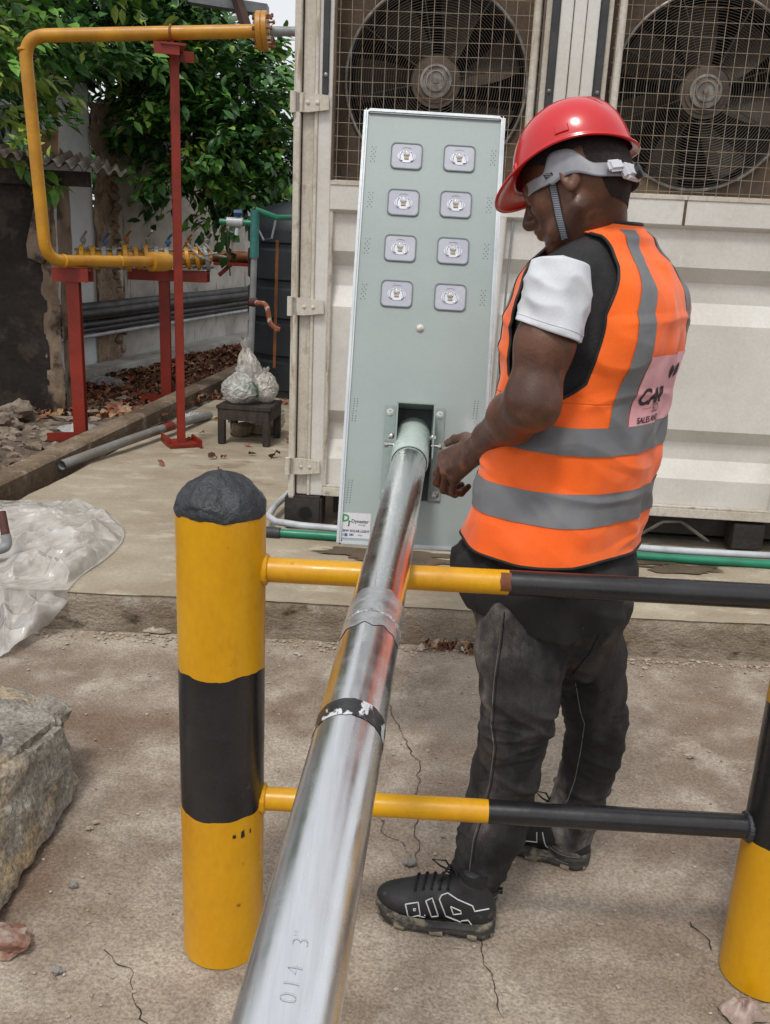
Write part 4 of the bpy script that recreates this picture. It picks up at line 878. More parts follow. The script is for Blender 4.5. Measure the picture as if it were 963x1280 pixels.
# ------------------------------------------------------------------ bollard barrier
BL, BR = Vector((-.311, 1.667, 0)), Vector((.865, 1.648, 0))
bar = empty('crash_barrier', (BL + BR) / 2, 'yellow and black striped barrier of two round bollards joined by two rails', 'barrier')
RB = .0855
def bollard(c, top, bands, lab, wob):
    def seg(z0, z1, w0, w1, name, mat):
        mb = MB()
        def f(u, v):
            t = 2 * math.pi * u; b0 = z0 + w0 * .004 * (nz((math.cos(t), math.sin(t), z0), 2.2, wob) * 2.2 + .35 * nz((math.cos(t), math.sin(t), z0), 9, wob)) ; b1 = z1 + w1 * .004 * (nz((math.cos(t), math.sin(t), z1), 2.2, wob) * 2.2 + .35 * nz((math.cos(t), math.sin(t), z1), 9, wob))
            z = b0 + (b1 - b0) * v; return c + Vector((RB * math.cos(t), RB * math.sin(t), z)) 
        mb.grid(f, 96, 14, cu=True); return mb.build(name, mat, bar)
    z = 0
    for i, (zt_, mat) in enumerate(bands):
        seg(z, zt_, i > 0, 1, 'painted_band', mat); z = zt_
    mb = MB()
    def dome(u, v):
        t = 2 * math.pi * u; a = v * math.pi / 2; rr = RB * (1 + .012 * nz((math.cos(t) * 2, math.sin(t) * 2, v * 3), 1.5, wob) + .008)
        r = rr * math.cos(a) ** .85; h = (top - z) * (1 - (1 - math.sin(a)) ** 1.0) * 1.0
        kz = [0, .14, .34, .55, .75, .89, .97, 1.0]; kr = [1, 1, .945, .80, .58, .37, .18, 0.0]; kk = v * 7; i = min(6, int(kk)); f = kk - i
        sm_ = lambda A_: float(cr(A_[max(0, i - 1)], A_[i], A_[i + 1], A_[min(7, i + 2)], f)); h = (top - z) * sm_(kz); r = rr * max(0, sm_(kr))
        w_ = .004 * (nz((math.cos(t), math.sin(t), z), 2.2, wob) * 2.2 + .35 * nz((math.cos(t), math.sin(t), z), 9, wob)); n = .003 * fbm((r * math.cos(t) * 1.0, r * math.sin(t), h), 28, 4, wob)
        return c + Vector(((r + n) * math.cos(t), (r + n) * math.sin(t), z + w_ * (1 - v) + h + n))
    mb.grid(dome, 128, 60, cu=True); mb.build('cap', m_tar, bar)
zb = lambda py, cx_, px: P(px, py, cx_.y - RB).z
bollard(BL, P(274, 588, BL.y).z, [(zb(1030, BL, 280), m_yel), (zb(853, BL, 280), m_blk), (zb(655, BL, 276), m_yel)], '', 1.0)
zr1 = zb(1075, BR, 950); zr2 = zb(905, BR, 960)
bollard(BR, 1.067, [(zr1, m_yel), (zr2, m_blk), (.96, m_yel)], '', 5.0)
for z, split in ((.874, 636), (.365, 610)):
    a = BL + Vector((RB - .006, 0, z)); b = BR - Vector((RB - .006, 0, -z))
    r_ = ray(split, 723 if z > .5 else 1012); sx = (CO + r_ * (1.66 / r_.y)).x; t = (sx - a.x) / (b.x - a.x); c = a.lerp(b, t)
    def rl(p, q, name, mat, r=.0242):
        n = 30; mb = MB(); mb.tube([p.lerp(q, i / n) for i in range(n + 1)], [r + .0004 * nz((i * .5, z, 0), 1) for i in range(n + 1)], 32); return mb.build(name, mat, bar)
    rl(a, c, 'rail', m_yel); rl(c, b, 'rail', m_blk, .0246)
    if z > .5:
        mb = MB(); mb.grid(lambda u, v: c + Vector((-.018 + .02 * u + .0012 * math.sin(v * 9), -.0250 * math.cos(v * 1.6 - .4), .0250 * math.sin(v * 1.6 - .4))), 6, 10); mb.build('chipped_patch', m_rust, bar)
    for e, s in ((a, 1), (b, -1)):
        mb = MB(); pts = []
        def wf(u, v):
            t = 2 * math.pi * u; q = 2 * math.pi * v; rr = .025 + .0075 * math.cos(q) + .002 * nz((math.cos(t) * 3, math.sin(t) * 3, v), 2, z); return e + Vector((s * (.005 + .0075 * math.sin(q)), rr * math.cos(t), rr * math.sin(t)))
        mb.grid(wf, 48, 8, cu=True, cv=True); mb.build('weld', m_yel if (s == 1) else m_tar, bar)
mb = MB()   # paint drips under the black band
for dx, w_, h_ in ((.0, .008, .008), (.018, .009, .016), (.036, .004, .010)):
    a = -1.12 + dx * 12; zc = zb(1050, BL, 310)
    mb.grid(lambda u, v: BL + Vector(((RB + .0007) * math.cos(a + (u - .5) * w_ / RB * (1 - .3 * v)), (RB + .0007) * math.sin(a + (u - .5) * w_ / RB), zc + (v - .5) * h_ + .003 * nz((u, v, dx * 99), 3))), 6, 6)
mb.build('paint_drips', m_blk, bar)

# ------------------------------------------------------------------ galvanised pole
m_galv = bpy.data.materials.new('galvanised_steel'); m_galv.use_nodes = True
def galv(m, dark=1.0, r0=.2):
    N = m.node_tree.nodes; L = m.node_tree.links; b = N['Principled BSDF']; b.inputs['Metallic'].default_value = 1
    tc = N.new('ShaderNodeTexCoord'); mp = N.new('ShaderNodeMapping'); mp.inputs['Scale'].default_value = (24, 1.2, 24); L.new(tc.outputs['Object'], mp.inputs[0])
    n1 = N.new('ShaderNodeTexNoise'); n1.inputs['Scale'].default_value = 4; n1.inputs['Detail'].default_value = 8; n1.inputs['Roughness'].default_value = .65; L.new(mp.outputs[0], n1.inputs[0])
    n2 = N.new('ShaderNodeTexNoise'); n2.inputs['Scale'].default_value = 26; n2.inputs['Detail'].default_value = 6; L.new(tc.outputs['Object'], n2.inputs[0])
    vo = N.new('ShaderNodeTexVoronoi'); vo.inputs['Scale'].default_value = 45; L.new(tc.outputs['Object'], vo.inputs[0])
    a = N.new('ShaderNodeMath'); a.operation = 'MULTIPLY_ADD'; L.new(n1.outputs[0], a.inputs[0]); a.inputs[1].default_value = .6; L.new(n2.outputs[0], a.inputs[2])
    r = N.new('ShaderNodeMapRange'); r.inputs[1].default_value = .5; r.inputs[2].default_value = 1.1; r.inputs[3].default_value = r0 - .03; r.inputs[4].default_value = r0 + .12; L.new(a.outputs[0], r.inputs[0]); L.new(r.outputs[0], b.inputs['Roughness'])
    x = N.new('ShaderNodeMix'); x.data_type = 'RGBA'; x.inputs[6].default_value = C4((.74, .75, .77)); x.inputs[7].default_value = C4((.87, .88, .90)); 
    r2 = N.new('ShaderNodeMapRange'); r2.inputs[1].default_value = .35; r2.inputs[2].default_value = .65; L.new(n1.outputs[0], r2.inputs[0]); L.new(r2.outputs[0], x.inputs[0]); L.new(x.outputs[2], b.inputs['Base Color'])
    bn = N.new('ShaderNodeBump'); bn.inputs['Strength'].default_value = .10; bn.inputs['Distance'].default_value = .002; L.new(a.outputs[0], bn.inputs['Height']); L.new(bn.outputs[0], b.inputs['Normal'])
galv(m_galv)
RP = .0435
PA, PB = P(512, 577, 2.24), None
r_ = ray(357.5, 1280); dep = .745; PB = CO + r_ * dep
pdir = (PA - PB).normalized()
print('pole', PA, PB, 'z at rail', PB.lerp(PA, (1.66 - PB.y) / (PA.y - PB.y)).z - RP, 'rail top', .874 + .0245)
pole = empty('steel_pole', PB - pdir * .25, 'long shiny galvanised steel pole resting across the barrier rail', 'pole')
P00 = PB - pdir * .35
def polept(px, py):    # point on the axis whose image row is py
    lo, hi = 0.0, 1.0
    for _ in range(40):
        m = (lo + hi) / 2; q = PB.lerp(PA, m)
        if proj(q)[1] > py: lo = m
        else: hi = m
    return PB.lerp(PA, lo)
W1 = polept(0, 795); T1, T2 = polept(0, 932), polept(0, 911)
sect = [(P00, W1 - pdir * .004, RP)]
def cyl(a, b, r, name, mat, n=40, seg=72, **k):
    mb = MB(); mb.tube([a.lerp(b, i / n) for i in range(n + 1)], r, seg, ref=(0, 0, 1)); return mb.build(name, mat, pole, **k)
cyl(P00, W1, RP, 'lower_tube', m_galv); cyl(W1, PA, RP * .985, 'upper_tube', m_galv)
mb = MB(); up0 = (Vector((0, 0, 1)) - pdir * pdir.z).normalized(); sd0 = pdir.cross(up0)
def wf(u, v):
    t = 2 * math.pi * u; q = 2 * math.pi * v; rr = RP * .985 + .0012 * (1 + math.cos(q)) + .0018 * nz((math.cos(t) * 6, math.sin(t) * 6, v), 2.5); return W1 + (up0 * math.cos(t) + sd0 * math.sin(t)) * rr + pdir * (.0055 * math.sin(q) + .002 * nz((math.cos(t) * 6, math.sin(t) * 6, 3), 2.5))
mb.grid(wf, 160, 10, cu=True, cv=True); mb.build('weld_seam', pmat('silver_weld', hx('c8c8ca'), hx('8e8e90'), 60, fine=.2, rough=.4, metal=.7, bump=.6, bs=200), pole)
m_zinc = pmat('zinc_spray', hx('d0d1d3'), hx('bfc0c3'), 20, fine=.08, rough=.36, metal=.85, bump=.1, bs=120)
mb = MB()
def zf(u, v):
    t = -1.55 + 3.1 * u; e = .010 * nz((t * 1.5, v, 0), 2) ; return W1 + pdir * (-.045 + .13 * v + e * (1 if v > .5 else -1)) + (up0 * math.cos(t) + sd0 * math.sin(t)) * (RP + .0008)
mb.grid(zf, 60, 20); mb.build('zinc_paint_patch', m_zinc, pole)
m_tape = pmat('black_tape', hx('1d1e20'), hx('2a2b2d'), 20, fine=.1, rough=.3, bump=.2, bs=40, c4=hx('c4c6c8'), s4=30, lo4=.55, hi4=.57, st4=(1, .5, 1))
mb = MB(); mb.grid(lambda u, v: T1.lerp(T2, v) + (up0 * math.cos(6.28318 * u) + sd0 * math.sin(6.28318 * u)) * (RP + .0007) + pdir * .002 * nz((math.cos(6.28318 * u) * 3, math.sin(6.28318 * u) * 3, v), 2), 96, 6, cu=True); mb.build('black_band', m_tape, pole)
m_ink = pmat('grey_ink', hx('9da0a3'), None, fine=.2, rough=.6, bump=0)
def poletext(body, q, size, ang0=0.0, bold=0.0):
    vs, fs = text_mesh(body, size, 4, bold); vs, fs = subdiv_long(vs, fs, .004); mb = MB(); out = []
    for v in vs:
        a = ang0 - v.y / RP; out.append(q + pdir * v.x + (up0 * math.cos(a) + sd0 * math.sin(a)) * (RP + .0009))
    mb.add(out, fs); return mb.build('stencil_text', m_ink, pole)
poletext('0 I 4', polept(0, 1302), .021, .12, -.0006); poletext('3"', polept(0, 1222), .021, .12, -.0006)

# ------------------------------------------------------------------ solar street lamp
TL, TR, BLc = D(457, 137, 2.50), D(634, 145, 2.50), D(419, 679, 2.42)
BRc = D(601, 693, 2.42)
eu = ((TR - TL) + (BRc - BLc)).normalized(); ev0 = ((TL - BLc) + (TR - BRc)); ev = (ev0 - eu * ev0.dot(eu)).normalized(); en = eu.cross(ev)
if en.y > 0: en = -en
LC = (TL + TR + BLc + BRc) / 4; LW = ((TR - TL).length + (BRc - BLc).length) / 2; LH = ((TL - BLc).length + (TR - BRc).length) / 2
print('lamp', LW, LH, LC)
RL = Matrix((eu, en, ev)).transposed()
if RL.determinant() < 0: RL = Matrix((eu, -en, ev)).transposed()
def Q(x, y, d=0.0): return LC + eu * (x * LW) + ev * (y * LH) + en * d       # x,y in -.5..+.5 ; d = out of the face
def uvof(px, py):     # picture point -> lamp face coordinates
    r = ray(px, py); p = CO + r * ((LC - CO).dot(en) / r.dot(en)); return (p - LC).dot(eu) / LW, (p - LC).dot(ev) / LH
lamp = empty('solar_street_lamp', Q(0, -.5), 'tall grey solar street lamp panel with eight LED windows', 'street lamp')
m_frame = pmat('alu_frame', hx('c3c8ca'), hx('b2b8bb'), 3, fine=.03, rough=.34, metal=.45, bump=.05)
m_face = pmat('grey_green_face', hx('98a3a1'), hx('909b99'), 1.4, c4=hx('a9b0af'), s4=5, lo4=.62, hi4=.72, st4=(1, 1, .6), fine=.02, rough=.38, bump=.04, bs=12)
fw = .012
mb = MB(); mb.box(Q(0, 0, -.018), (LW - 2 * fw, .03, LH - 2 * fw), RL); 
mb.build('face_plate', m_face, lamp)
for s in (-1, 1):
    mb = MB(); mb.tube([Q(0, 0) + eu * s * (LW / 2 - fw / 2) + ev * (-LH / 2 + .001), Q(0, 0) + eu * s * (LW / 2 - fw / 2) + ev * (LH / 2 - .001)], .001, 4) if 0 else mb.box(Q(0, 0, -.014) + eu * s * (LW / 2 - fw / 2), (fw, .044, LH), RL, .005); mb.build('frame_side', m_frame, lamp)
    mb = MB(); mb.box(Q(0, 0, -.0145) + ev * s * (LH / 2 - fw / 2), (LW - 2 * fw, .043, fw), RL, .003); mb.build('frame_end', m_frame, lamp)
mb = MB(); mb.box(Q(0, 0, -.037), (LW - .006, .004, LH - .006), RL); mb.build('solar_panel_back', pmat('solar_cells', hx('101828'), rough=.15, bump=0), lamp)
m_bezel = pmat('led_bezel', hx('b0b2bd'), hx('a5a7b3'), 5, fine=.03, rough=.25, bump=0, coat=.4)
m_lens = bpy.data.materials.new('clear_lens'); m_lens.use_nodes = True; b = m_lens.node_tree.nodes['Principled BSDF']; b.inputs['Base Color'].default_value = (.9, .9, .92, 1); b.inputs['Roughness'].default_value = .05; b.inputs['Metallic'].default_value = .0; b.inputs['Transmission Weight'].default_value = .75; b.inputs['IOR'].default_value = 1.45
m_refl = pmat('led_reflector', hx('cfd0d6'), None, fine=0, rough=.12, metal=.85, bump=0)
m_die = pmat('led_die', hx('b8ab8a'), hx('8f8468'), 300, fine=.1, rough=.4, bump=0)
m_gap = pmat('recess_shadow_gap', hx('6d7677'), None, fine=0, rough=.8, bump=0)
def rrect(cx_, cy_, w_, h_, r, n=6):
    out = []
    for k, (sx, sy) in enumerate(((1, 1), (-1, 1), (-1, -1), (1, -1))):
        for i in range(n + 1):
            a = math.pi / 2 * (k + i / n); out.append((cx_ + sx * (w_ / 2 - r) + r * math.cos(a), cy_ + sy * (h_ / 2 - r) + r * math.sin(a)))
    return out
def Qa(x, y, d): return LC + eu * x + ev * y + en * d
mods = [(508.5, 195), (574.5, 198), (504.5, 253), (570, 255.5), (500.5, 310), (566.5, 313.5), (496, 367), (563, 371.5)]
for i, (px, py) in enumerate(mods):
    ux, uy = uvof(px, py); cx_, cy_ = ux * LW, uy * LH; mw, mh = .086, .073
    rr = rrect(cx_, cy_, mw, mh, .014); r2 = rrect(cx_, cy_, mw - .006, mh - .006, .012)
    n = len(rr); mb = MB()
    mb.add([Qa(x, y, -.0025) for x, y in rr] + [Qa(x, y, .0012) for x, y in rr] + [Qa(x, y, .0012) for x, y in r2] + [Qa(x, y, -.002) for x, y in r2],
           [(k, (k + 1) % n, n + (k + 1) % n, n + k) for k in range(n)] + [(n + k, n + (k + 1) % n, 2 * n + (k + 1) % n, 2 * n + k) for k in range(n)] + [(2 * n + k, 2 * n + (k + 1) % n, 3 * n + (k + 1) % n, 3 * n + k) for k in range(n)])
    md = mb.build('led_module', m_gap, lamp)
    mb = MB(); mb.prism([Qa(x, y, -.0029) for x, y in r2], en * .0025); mb.build('bezel', m_bezel, md)
    mb = MB(); el = [Qa(cx_ + .0245 * math.cos(t), cy_ - .002 + .0165 * math.sin(t), -.0002) for t in [2 * math.pi * k / 32 for k in range(32)]]; mb.prism(el, en * .0012); mb.build('reflector', m_refl, md)
    mb = MB(); mb.box(Qa(cx_, cy_ - .003, .0022), (.013, .003, .014), RL, .0008); mb.build('led_chip', m_die, md)
    for s in (-1, 1):
        mb = MB(); mb.grid(lambda u, v: Qa(cx_ + s * (.0145 + .006 * math.cos(math.pi * (u - .5))) - s * .002, cy_ - .002 + .012 * math.sin(math.pi * (u - .5)), .001) + (eu * s * math.cos(2 * math.pi * v) + en * math.sin(2 * math.pi * v)) * .0032, 14, 10, cv=True); mb.build('lens_rib', m_refl, md)
    vs, fs = rock((0, 0, 0), (1, 1, 1), 0, 3, 0); mb = MB(); mb.add([Qa(cx_ + v.x * .009, cy_ + .006 + v.y * .0105, .002 + .005 * v.z) for v in vs], fs); mb.build('lens', m_refl if 0 else m_lens, md)
    mb = MB(); mb.grid(lambda u, v: Qa(cx_ + (u - .5) * .024, cy_ + .0205 + .0025 * math.sin(math.pi * u) + v * .0012, .0003), 10, 2); mb.build('arc_mark', m_hub, md)
# vent dots
m_dot = pmat('vent_hole', hx('1b1e1e'), None, fine=0, rough=.9, bump=0)
mb = MB()
for (px, py, rows_) in [(467, 192, 7), (463, 249, 7), (459, 307, 7), (455, 364, 7), (617, 197, 7), (612, 256, 7), (608, 314, 7), (604, 372, 7), (444, 512, 10), (437, 614, 10), (595, 512, 8)]:
    ux, uy = uvof(px, py); x0, y0 = ux * LW, uy * LH
    for r in range(rows_):
        for cc in (-1, 0, 1) if rows_ == 7 else (-1, 1):
            if rows_ == 7 and cc == 0 and r % 2 == 0: continue
            if rows_ == 7 and cc != 0 and (r % 2 == 1): continue
            if rows_ > 7 and r in (3, 5) and cc == 1 and (px + r) % 2: continue
            x = x0 + cc * (.0052 if rows_ == 7 else .0042) + (.0012 * (rows_ / 2 - r) * (-.3)); y = y0 + (r - rows_ / 2 + .5) * (.0066)
            mb.add([Qa(x + .0013 * math.cos(t), y + .0013 * math.sin(t), -.0024) for t in [k * math.pi / 4 for k in range(8)]], [list(range(8))])
mb.build('vent_holes', m_dot, lamp, kind='stuff')
m_chrome = pmat('bright_steel', hx('c9c9c6'), hx('a7a6a2'), 30, fine=.05, rough=.22, metal=.9, bump=0)
ux, uy = uvof(525.5, 410); c = Q(ux, uy, -.003)
mb = MB(); mb.lathe(c, en, [(.0105, 0), (.0105, .003), (.0085, .006), (.004, .009), (.001, .0095)], 24); mb.build('sensor_button', pmat('sensor_white', hx('c9c6c0'), rough=.3), lamp)
# bracket
bx0, by0 = [k for k in uvof(489, 512)]; bx1, by1 = [k for k in uvof(548, 520)]; 
ULx, ULy = uvof(482, 507); URx, URy = uvof(557, 511); LLx, LLy = uvof(476, 620); LRx, LRy = uvof(549, 627)
bh = (URy - LRy) * LH; bw = (URx - ULx) * LW; bcx = (ULx + URx + LLx + LRx) / 4 * LW; bcy = (URy + LRy) / 2 * LH
print('bracket', bw, bh)
m_brk = pmat('bracket_paint', hx('8d9a96'), hx('82908c'), 3, fine=.04, rough=.33, metal=.2, bump=.05)
br = MB(); fl = .030
for s in (-1, 1):
    mb = MB(); mb.box(Qa(bcx + s * (bw / 2 - fl / 2), bcy, .002), (fl, .004, bh), RL, .001); mb.build('bracket_flange', m_brk, lamp)
    mb = MB(); x = bcx + s * (bw / 2 - fl); mb.prism([Qa(x, bcy + bh / 2 - .006, .002), Qa(x, bcy + bh / 2 - .006, .075), Qa(x, bcy + bh / 2 - .03, .10), Qa(x, bcy - bh / 2 + .10, .10), Qa(x, bcy - bh / 2 + .02, .03), Qa(x, bcy - bh / 2 + .0, .002)], eu * (-s * .004)); mb.build('bracket_cheek', m_brk, lamp)
    for yy in (-1, 1):
        c = Qa(bcx + s * (bw / 2 - fl / 2 + .001), bcy + yy * (bh / 2 - .018), .004)
        mb = MB(); mb.lathe(c, en, [(.0095, 0), (.0095, .0015), (.006, .0016)], 20); sc_ = mb.build('washer', m_chrome, lamp)
        mb = MB(); mb.lathe(c, en, [(.0062, .001), (.0062, .007), (.0035, .0071), (.003, .003)], 12); mb.build('socket_head', m_chrome, sc_)
mb = MB(); mb.box(Qa(bcx, bcy + bh / 2 - .004, .038), (bw - 2 * fl, .074, .004), RL, .001); mb.build('bracket_top', m_brk, lamp)
mb = MB(); mb.box(Qa(bcx, bcy, .001), (bw - 2 * fl, .002, bh), RL); mb.build('bracket_floor', pmat('dark_recess', hx('3a403f'), fine=0, rough=.7, bump=0), lamp)
# spigot sleeve over the pole
SA = PA - pdir * .012; SB = D(516, 530, 2.44)
sdir = (SB - SA).normalized(); sdir = (pdir * .55 + sdir * .45).normalized(); SB = SA + sdir * .21
mb = MB(); a1 = (Vector((0, 0, 1)) - sdir * sdir.z).normalized(); b1_ = sdir.cross(a1); RS = .0475
def sp_(u, v):
    t = 2 * math.pi * u; r = RS if v < .8 else RS * (1 - .25 * (v - .8)); r2 = r; return SA + sdir * (.21 * v) + (a1 * math.cos(t) + b1_ * math.sin(t)) * r2
mb.grid(sp_, 64, 20, cu=True); mb.grid(lambda u, v: SA + sdir * (.001 + .15 * v) + (a1 * math.cos(6.28318 * u) + b1_ * math.sin(6.28318 * u)) * (RS - .003), 64, 4, cu=True)
mb.grid(lambda u, v: SA + (a1 * math.cos(6.28318 * u) + b1_ * math.sin(6.28318 * u)) * (RS - .003 * v), 64, 2, cu=True)
m_spig = pmat('pale_green_paint', hx('b4c3bc'), hx('a8b8b1'), 4, fine=.03, rough=.3, bump=.05, coat=.2)
sp = mb.build('sleeve', m_spig, lamp)
for px, py, px2, py2 in ((481, 555, 496, 556), (539, 557.5, 552, 558.5)):
    a = D(px, py, 2.36); b = D(px2, py2, 2.36); mb = MB(); mb.tube([a, b], .0042, 10)
    h = a if px < 500 else b; mb.lathe(h.lerp(b if px < 500 else a, .15), (b - a), [(.0085, -.005), (.009, 0), (.0085, .005)], 8); mb.build('clamp_bolt', m_chrome, lamp)
for px, py in ((489, 545), (541, 547), (534, 575)):
    mb = MB(); mb.lathe(D(px, py, 2.35), (.6 if px > 500 else -.6, -.7, .2), [(.006, -.006), (.008, -.004), (.008, .004), (.004, .008)], 10); mb.build('nut', m_chrome, lamp)
# sticker
sx0, sy0 = uvof(427, 639.5); sx1, sy1 = uvof(464, 643); _, sy2 = uvof(425, 671)
sw = (sx1 - sx0) * LW; shh = (sy0 - sy2) * LH; scx = (sx0 + sx1) / 2 * LW; scy = (sy1 + sy2) / 2 * LH - .0
mb = MB(); mb.box(Qa(scx, scy, -.0026), (sw, .001, shh), RL); st = mb.build('sticker', pmat('sticker_white', hx('c9c9cd'), fine=.02, rough=.35, bump=0), lamp)
mtg = pmat('sticker_green', hx('1f8a50'), fine=0, rough=.4, bump=0); mtk = pmat('sticker_black', hx('2a2a2e'), fine=0, rough=.4, bump=0); mtb = pmat('sticker_blue', hx('2b5c94'), fine=0, rough=.4, bump=0)
def stx(body, fx, fy, size, mat, bold=0.0, spc=1.0):
    vs, fs = text_mesh(body, size, 2, bold, spc); mb = MB(); mb.add([Qa(scx + fx * sw + v.x, scy + fy * shh + v.y, -.0017) for v in vs], fs); mb.build('printed_text', mat, st)
stx('D', -.34, .27, .026, mtg, .0012); stx('j', -.22, .10, .016, mtk, .001); stx('-Dynastar', .12, .17, .0125, mtk, .0003); stx('energy', .22, .04, .007, mtk)
stx('120W SOLAR LIGHT', .0, -.22, .0085, mtk, .0003); stx('• IP65', .16, -.38, .006, mtk); stx('LED', -.12, -.37, .007, mtb, .0005)
mb = MB(); mb.box(Qa(scx - .30 * sw, scy - .38 * shh, -.0020), (.008, .0008, .008), RL); mb.build('printed_square', mtb, st)
mb = MB(); mb.box(Qa(scx - .40 * sw, scy - .38 * shh, -.0020), (.006, .0008, .006), RL); mb.build('printed_square', pmat('sticker_pale', hx('9aa0aa'), fine=0, bump=0), st)
# ------------------------------------------------------------------ implicit-surface modeller (smooth bodies)
class Field:
    def __init__(s, lo, hi, h):
        s.lo = np.array(lo, float); s.h = h; s.n = np.ceil((np.array(hi, float) - s.lo) / h).astype(int) + 1
        s.F = np.full(s.n, .5, np.float32)
    def _sub(s, lo, hi):
        a = np.maximum(0, np.floor((np.array(lo) - s.lo) / s.h).astype(int)); b = np.minimum(s.n, np.ceil((np.array(hi) - s.lo) / s.h).astype(int) + 1)
        if (b <= a).any(): return None, None
        g = np.meshgrid(*[(s.lo[i] + s.h * np.arange(a[i], b[i])).astype(np.float32) for i in range(3)], indexing='ij')
        return tuple(slice(a[i], b[i]) for i in range(3)), g
    def _comb(s, sl, d, k, sub=False):
        A = s.F[sl]
        if sub: d = -d; hh = np.clip(.5 - .5 * (d - A) / max(k, 1e-6), 0, 1); s.F[sl] = d * (1 - hh) + A * hh + k * hh * (1 - hh) if k else np.maximum(A, d)
        else:
            hh = np.clip(.5 + .5 * (A - d) / max(k, 1e-6), 0, 1); s.F[sl] = A * (1 - hh) + d * hh - k * hh * (1 - hh) if k else np.minimum(A, d)
    def cap(s, a, b, ra, rb=None, k=.01, sub=False):
        rb = ra if rb is None else rb; a = np.array(a, float); b = np.array(b, float); m = max(ra, rb) + k + 3 * s.h
        sl, g = s._sub(np.minimum(a, b) - m, np.maximum(a, b) + m)
        if sl is None: return
        ab = b - a; L2 = max(1e-9, ab @ ab); t = np.clip(((g[0] - a[0]) * ab[0] + (g[1] - a[1]) * ab[1] + (g[2] - a[2]) * ab[2]) / L2, 0, 1)
        d = np.sqrt((g[0] - a[0] - t * ab[0]) ** 2 + (g[1] - a[1] - t * ab[1]) ** 2 + (g[2] - a[2] - t * ab[2]) ** 2) - (ra + (rb - ra) * t)
        s._comb(sl, d, k, sub)
    def ell(s, c, r, R=None, k=.01, sub=False):
        c = np.array(c, float); r = np.array(r, float); m = max(r) + k + 3 * s.h; sl, g = s._sub(c - m, c + m)
        if sl is None: return
        p = [g[i] - c[i] for i in range(3)]
        if R is not None:
            M_ = np.array([list(q) for q in R]).T; p = [M_[i][0] * p[0] + M_[i][1] * p[1] + M_[i][2] * p[2] for i in range(3)]
        k0 = np.sqrt((p[0] / r[0]) ** 2 + (p[1] / r[1]) ** 2 + (p[2] / r[2]) ** 2); k1 = np.sqrt((p[0] / r[0] ** 2) ** 2 + (p[1] / r[1] ** 2) ** 2 + (p[2] / r[2] ** 2) ** 2) + 1e-9
        s._comb(sl, k0 * (k0 - 1) / k1, k, sub)
    def chain(s, pts, rs, k=.01):
        for i in range(len(pts) - 1): s.cap(pts[i], pts[i + 1], rs[i], rs[i + 1], k)
    def mesh(s):
        F = s.F; I = F < 0; c = [(0, 0, 0), (1, 0, 0), (0, 1, 0), (1, 1, 0), (0, 0, 1), (1, 0, 1), (0, 1, 1), (1, 1, 1)]
        n = s.n - 1; sh = lambda A, o: A[o[0]:o[0] + n[0], o[1]:o[1] + n[1], o[2]:o[2] + n[2]]
        cnt = sum(sh(I, o).astype(np.int8) for o in c); act = (cnt > 0) & (cnt < 8); idx = np.full(n, -1, np.int64); cells = np.argwhere(act); idx[act] = np.arange(len(cells))
        V = np.array([F[cells[:, 0] + o[0], cells[:, 1] + o[1], cells[:, 2] + o[2]] for o in c]); P_ = np.zeros((len(cells), 3)); W_ = np.zeros(len(cells))
        for a in range(8):
            for b in range(a + 1, 8):
                df = [c[b][i] - c[a][i] for i in range(3)]
                if sum(abs(x) for x in df) != 1: continue
                cr_ = (V[a] < 0) != (V[b] < 0); t = np.where(cr_, V[a] / (V[a] - V[b] + 1e-12), 0)
                for i in range(3): P_[:, i] += np.where(cr_, c[a][i] + t * df[i], 0)
                W_ += cr_
        P_ = P_ / W_[:, None] + cells; Q_ = P_ * s.h + s.lo; faces = []
        for ax in range(3):
            o = [0, 0, 0]; o[ax] = 1; A = I[:-1 if ax == 0 else None, :-1 if ax == 1 else None, :-1 if ax == 2 else None]; B = I[o[0]:, o[1]:, o[2]:]
            E_ = np.argwhere(A != B); u, v = (ax + 1) % 3, (ax + 2) % 3; E_ = E_[(E_[:, u] > 0) & (E_[:, v] > 0) & (E_[:, u] < n[u]) & (E_[:, v] < n[v]) & (E_[:, ax] < n[ax])]
            q = []
            for du, dv_ in ((-1, -1), (0, -1), (0, 0), (-1, 0)):
                e = E_.copy(); e[:, u] += du; e[:, v] += dv_; q.append(idx[e[:, 0], e[:, 1], e[:, 2]])
            q = np.stack(q, 1); fl = A[E_[:, 0], E_[:, 1], E_[:, 2]]; q[~fl] = q[~fl][:, ::-1]; faces.append(q)
        f = np.concatenate(faces); f = f[(f >= 0).all(1)]; return Q_, f
def smooth_np(V, Fq, it=2, lam=.5):
    n = len(V); e = np.concatenate([Fq[:, [0, 1]], Fq[:, [1, 2]], Fq[:, [2, 3]], Fq[:, [3, 0]]])
    for _ in range(it):
        S_ = np.zeros_like(V); c = np.zeros(n)
        for a, b in ((0, 1), (1, 0)):
            for k in range(3): S_[:, k] += np.bincount(e[:, a], V[e[:, b], k], n)
            c += np.bincount(e[:, a], minlength=n)
        V = V + lam * (S_ / np.maximum(c, 1)[:, None] - V)
    return V
def normals_np(V, Fq):
    a = V[Fq[:, 2]] - V[Fq[:, 0]]; b = V[Fq[:, 3]] - V[Fq[:, 1]]; N = np.cross(a, b); o = np.zeros_like(V)
    for k in range(4):
        for j in range(3): o[:, j] += np.bincount(Fq[:, k], N[:, j], len(V))
    return o / (np.linalg.norm(o, axis=1)[:, None] + 1e-12)
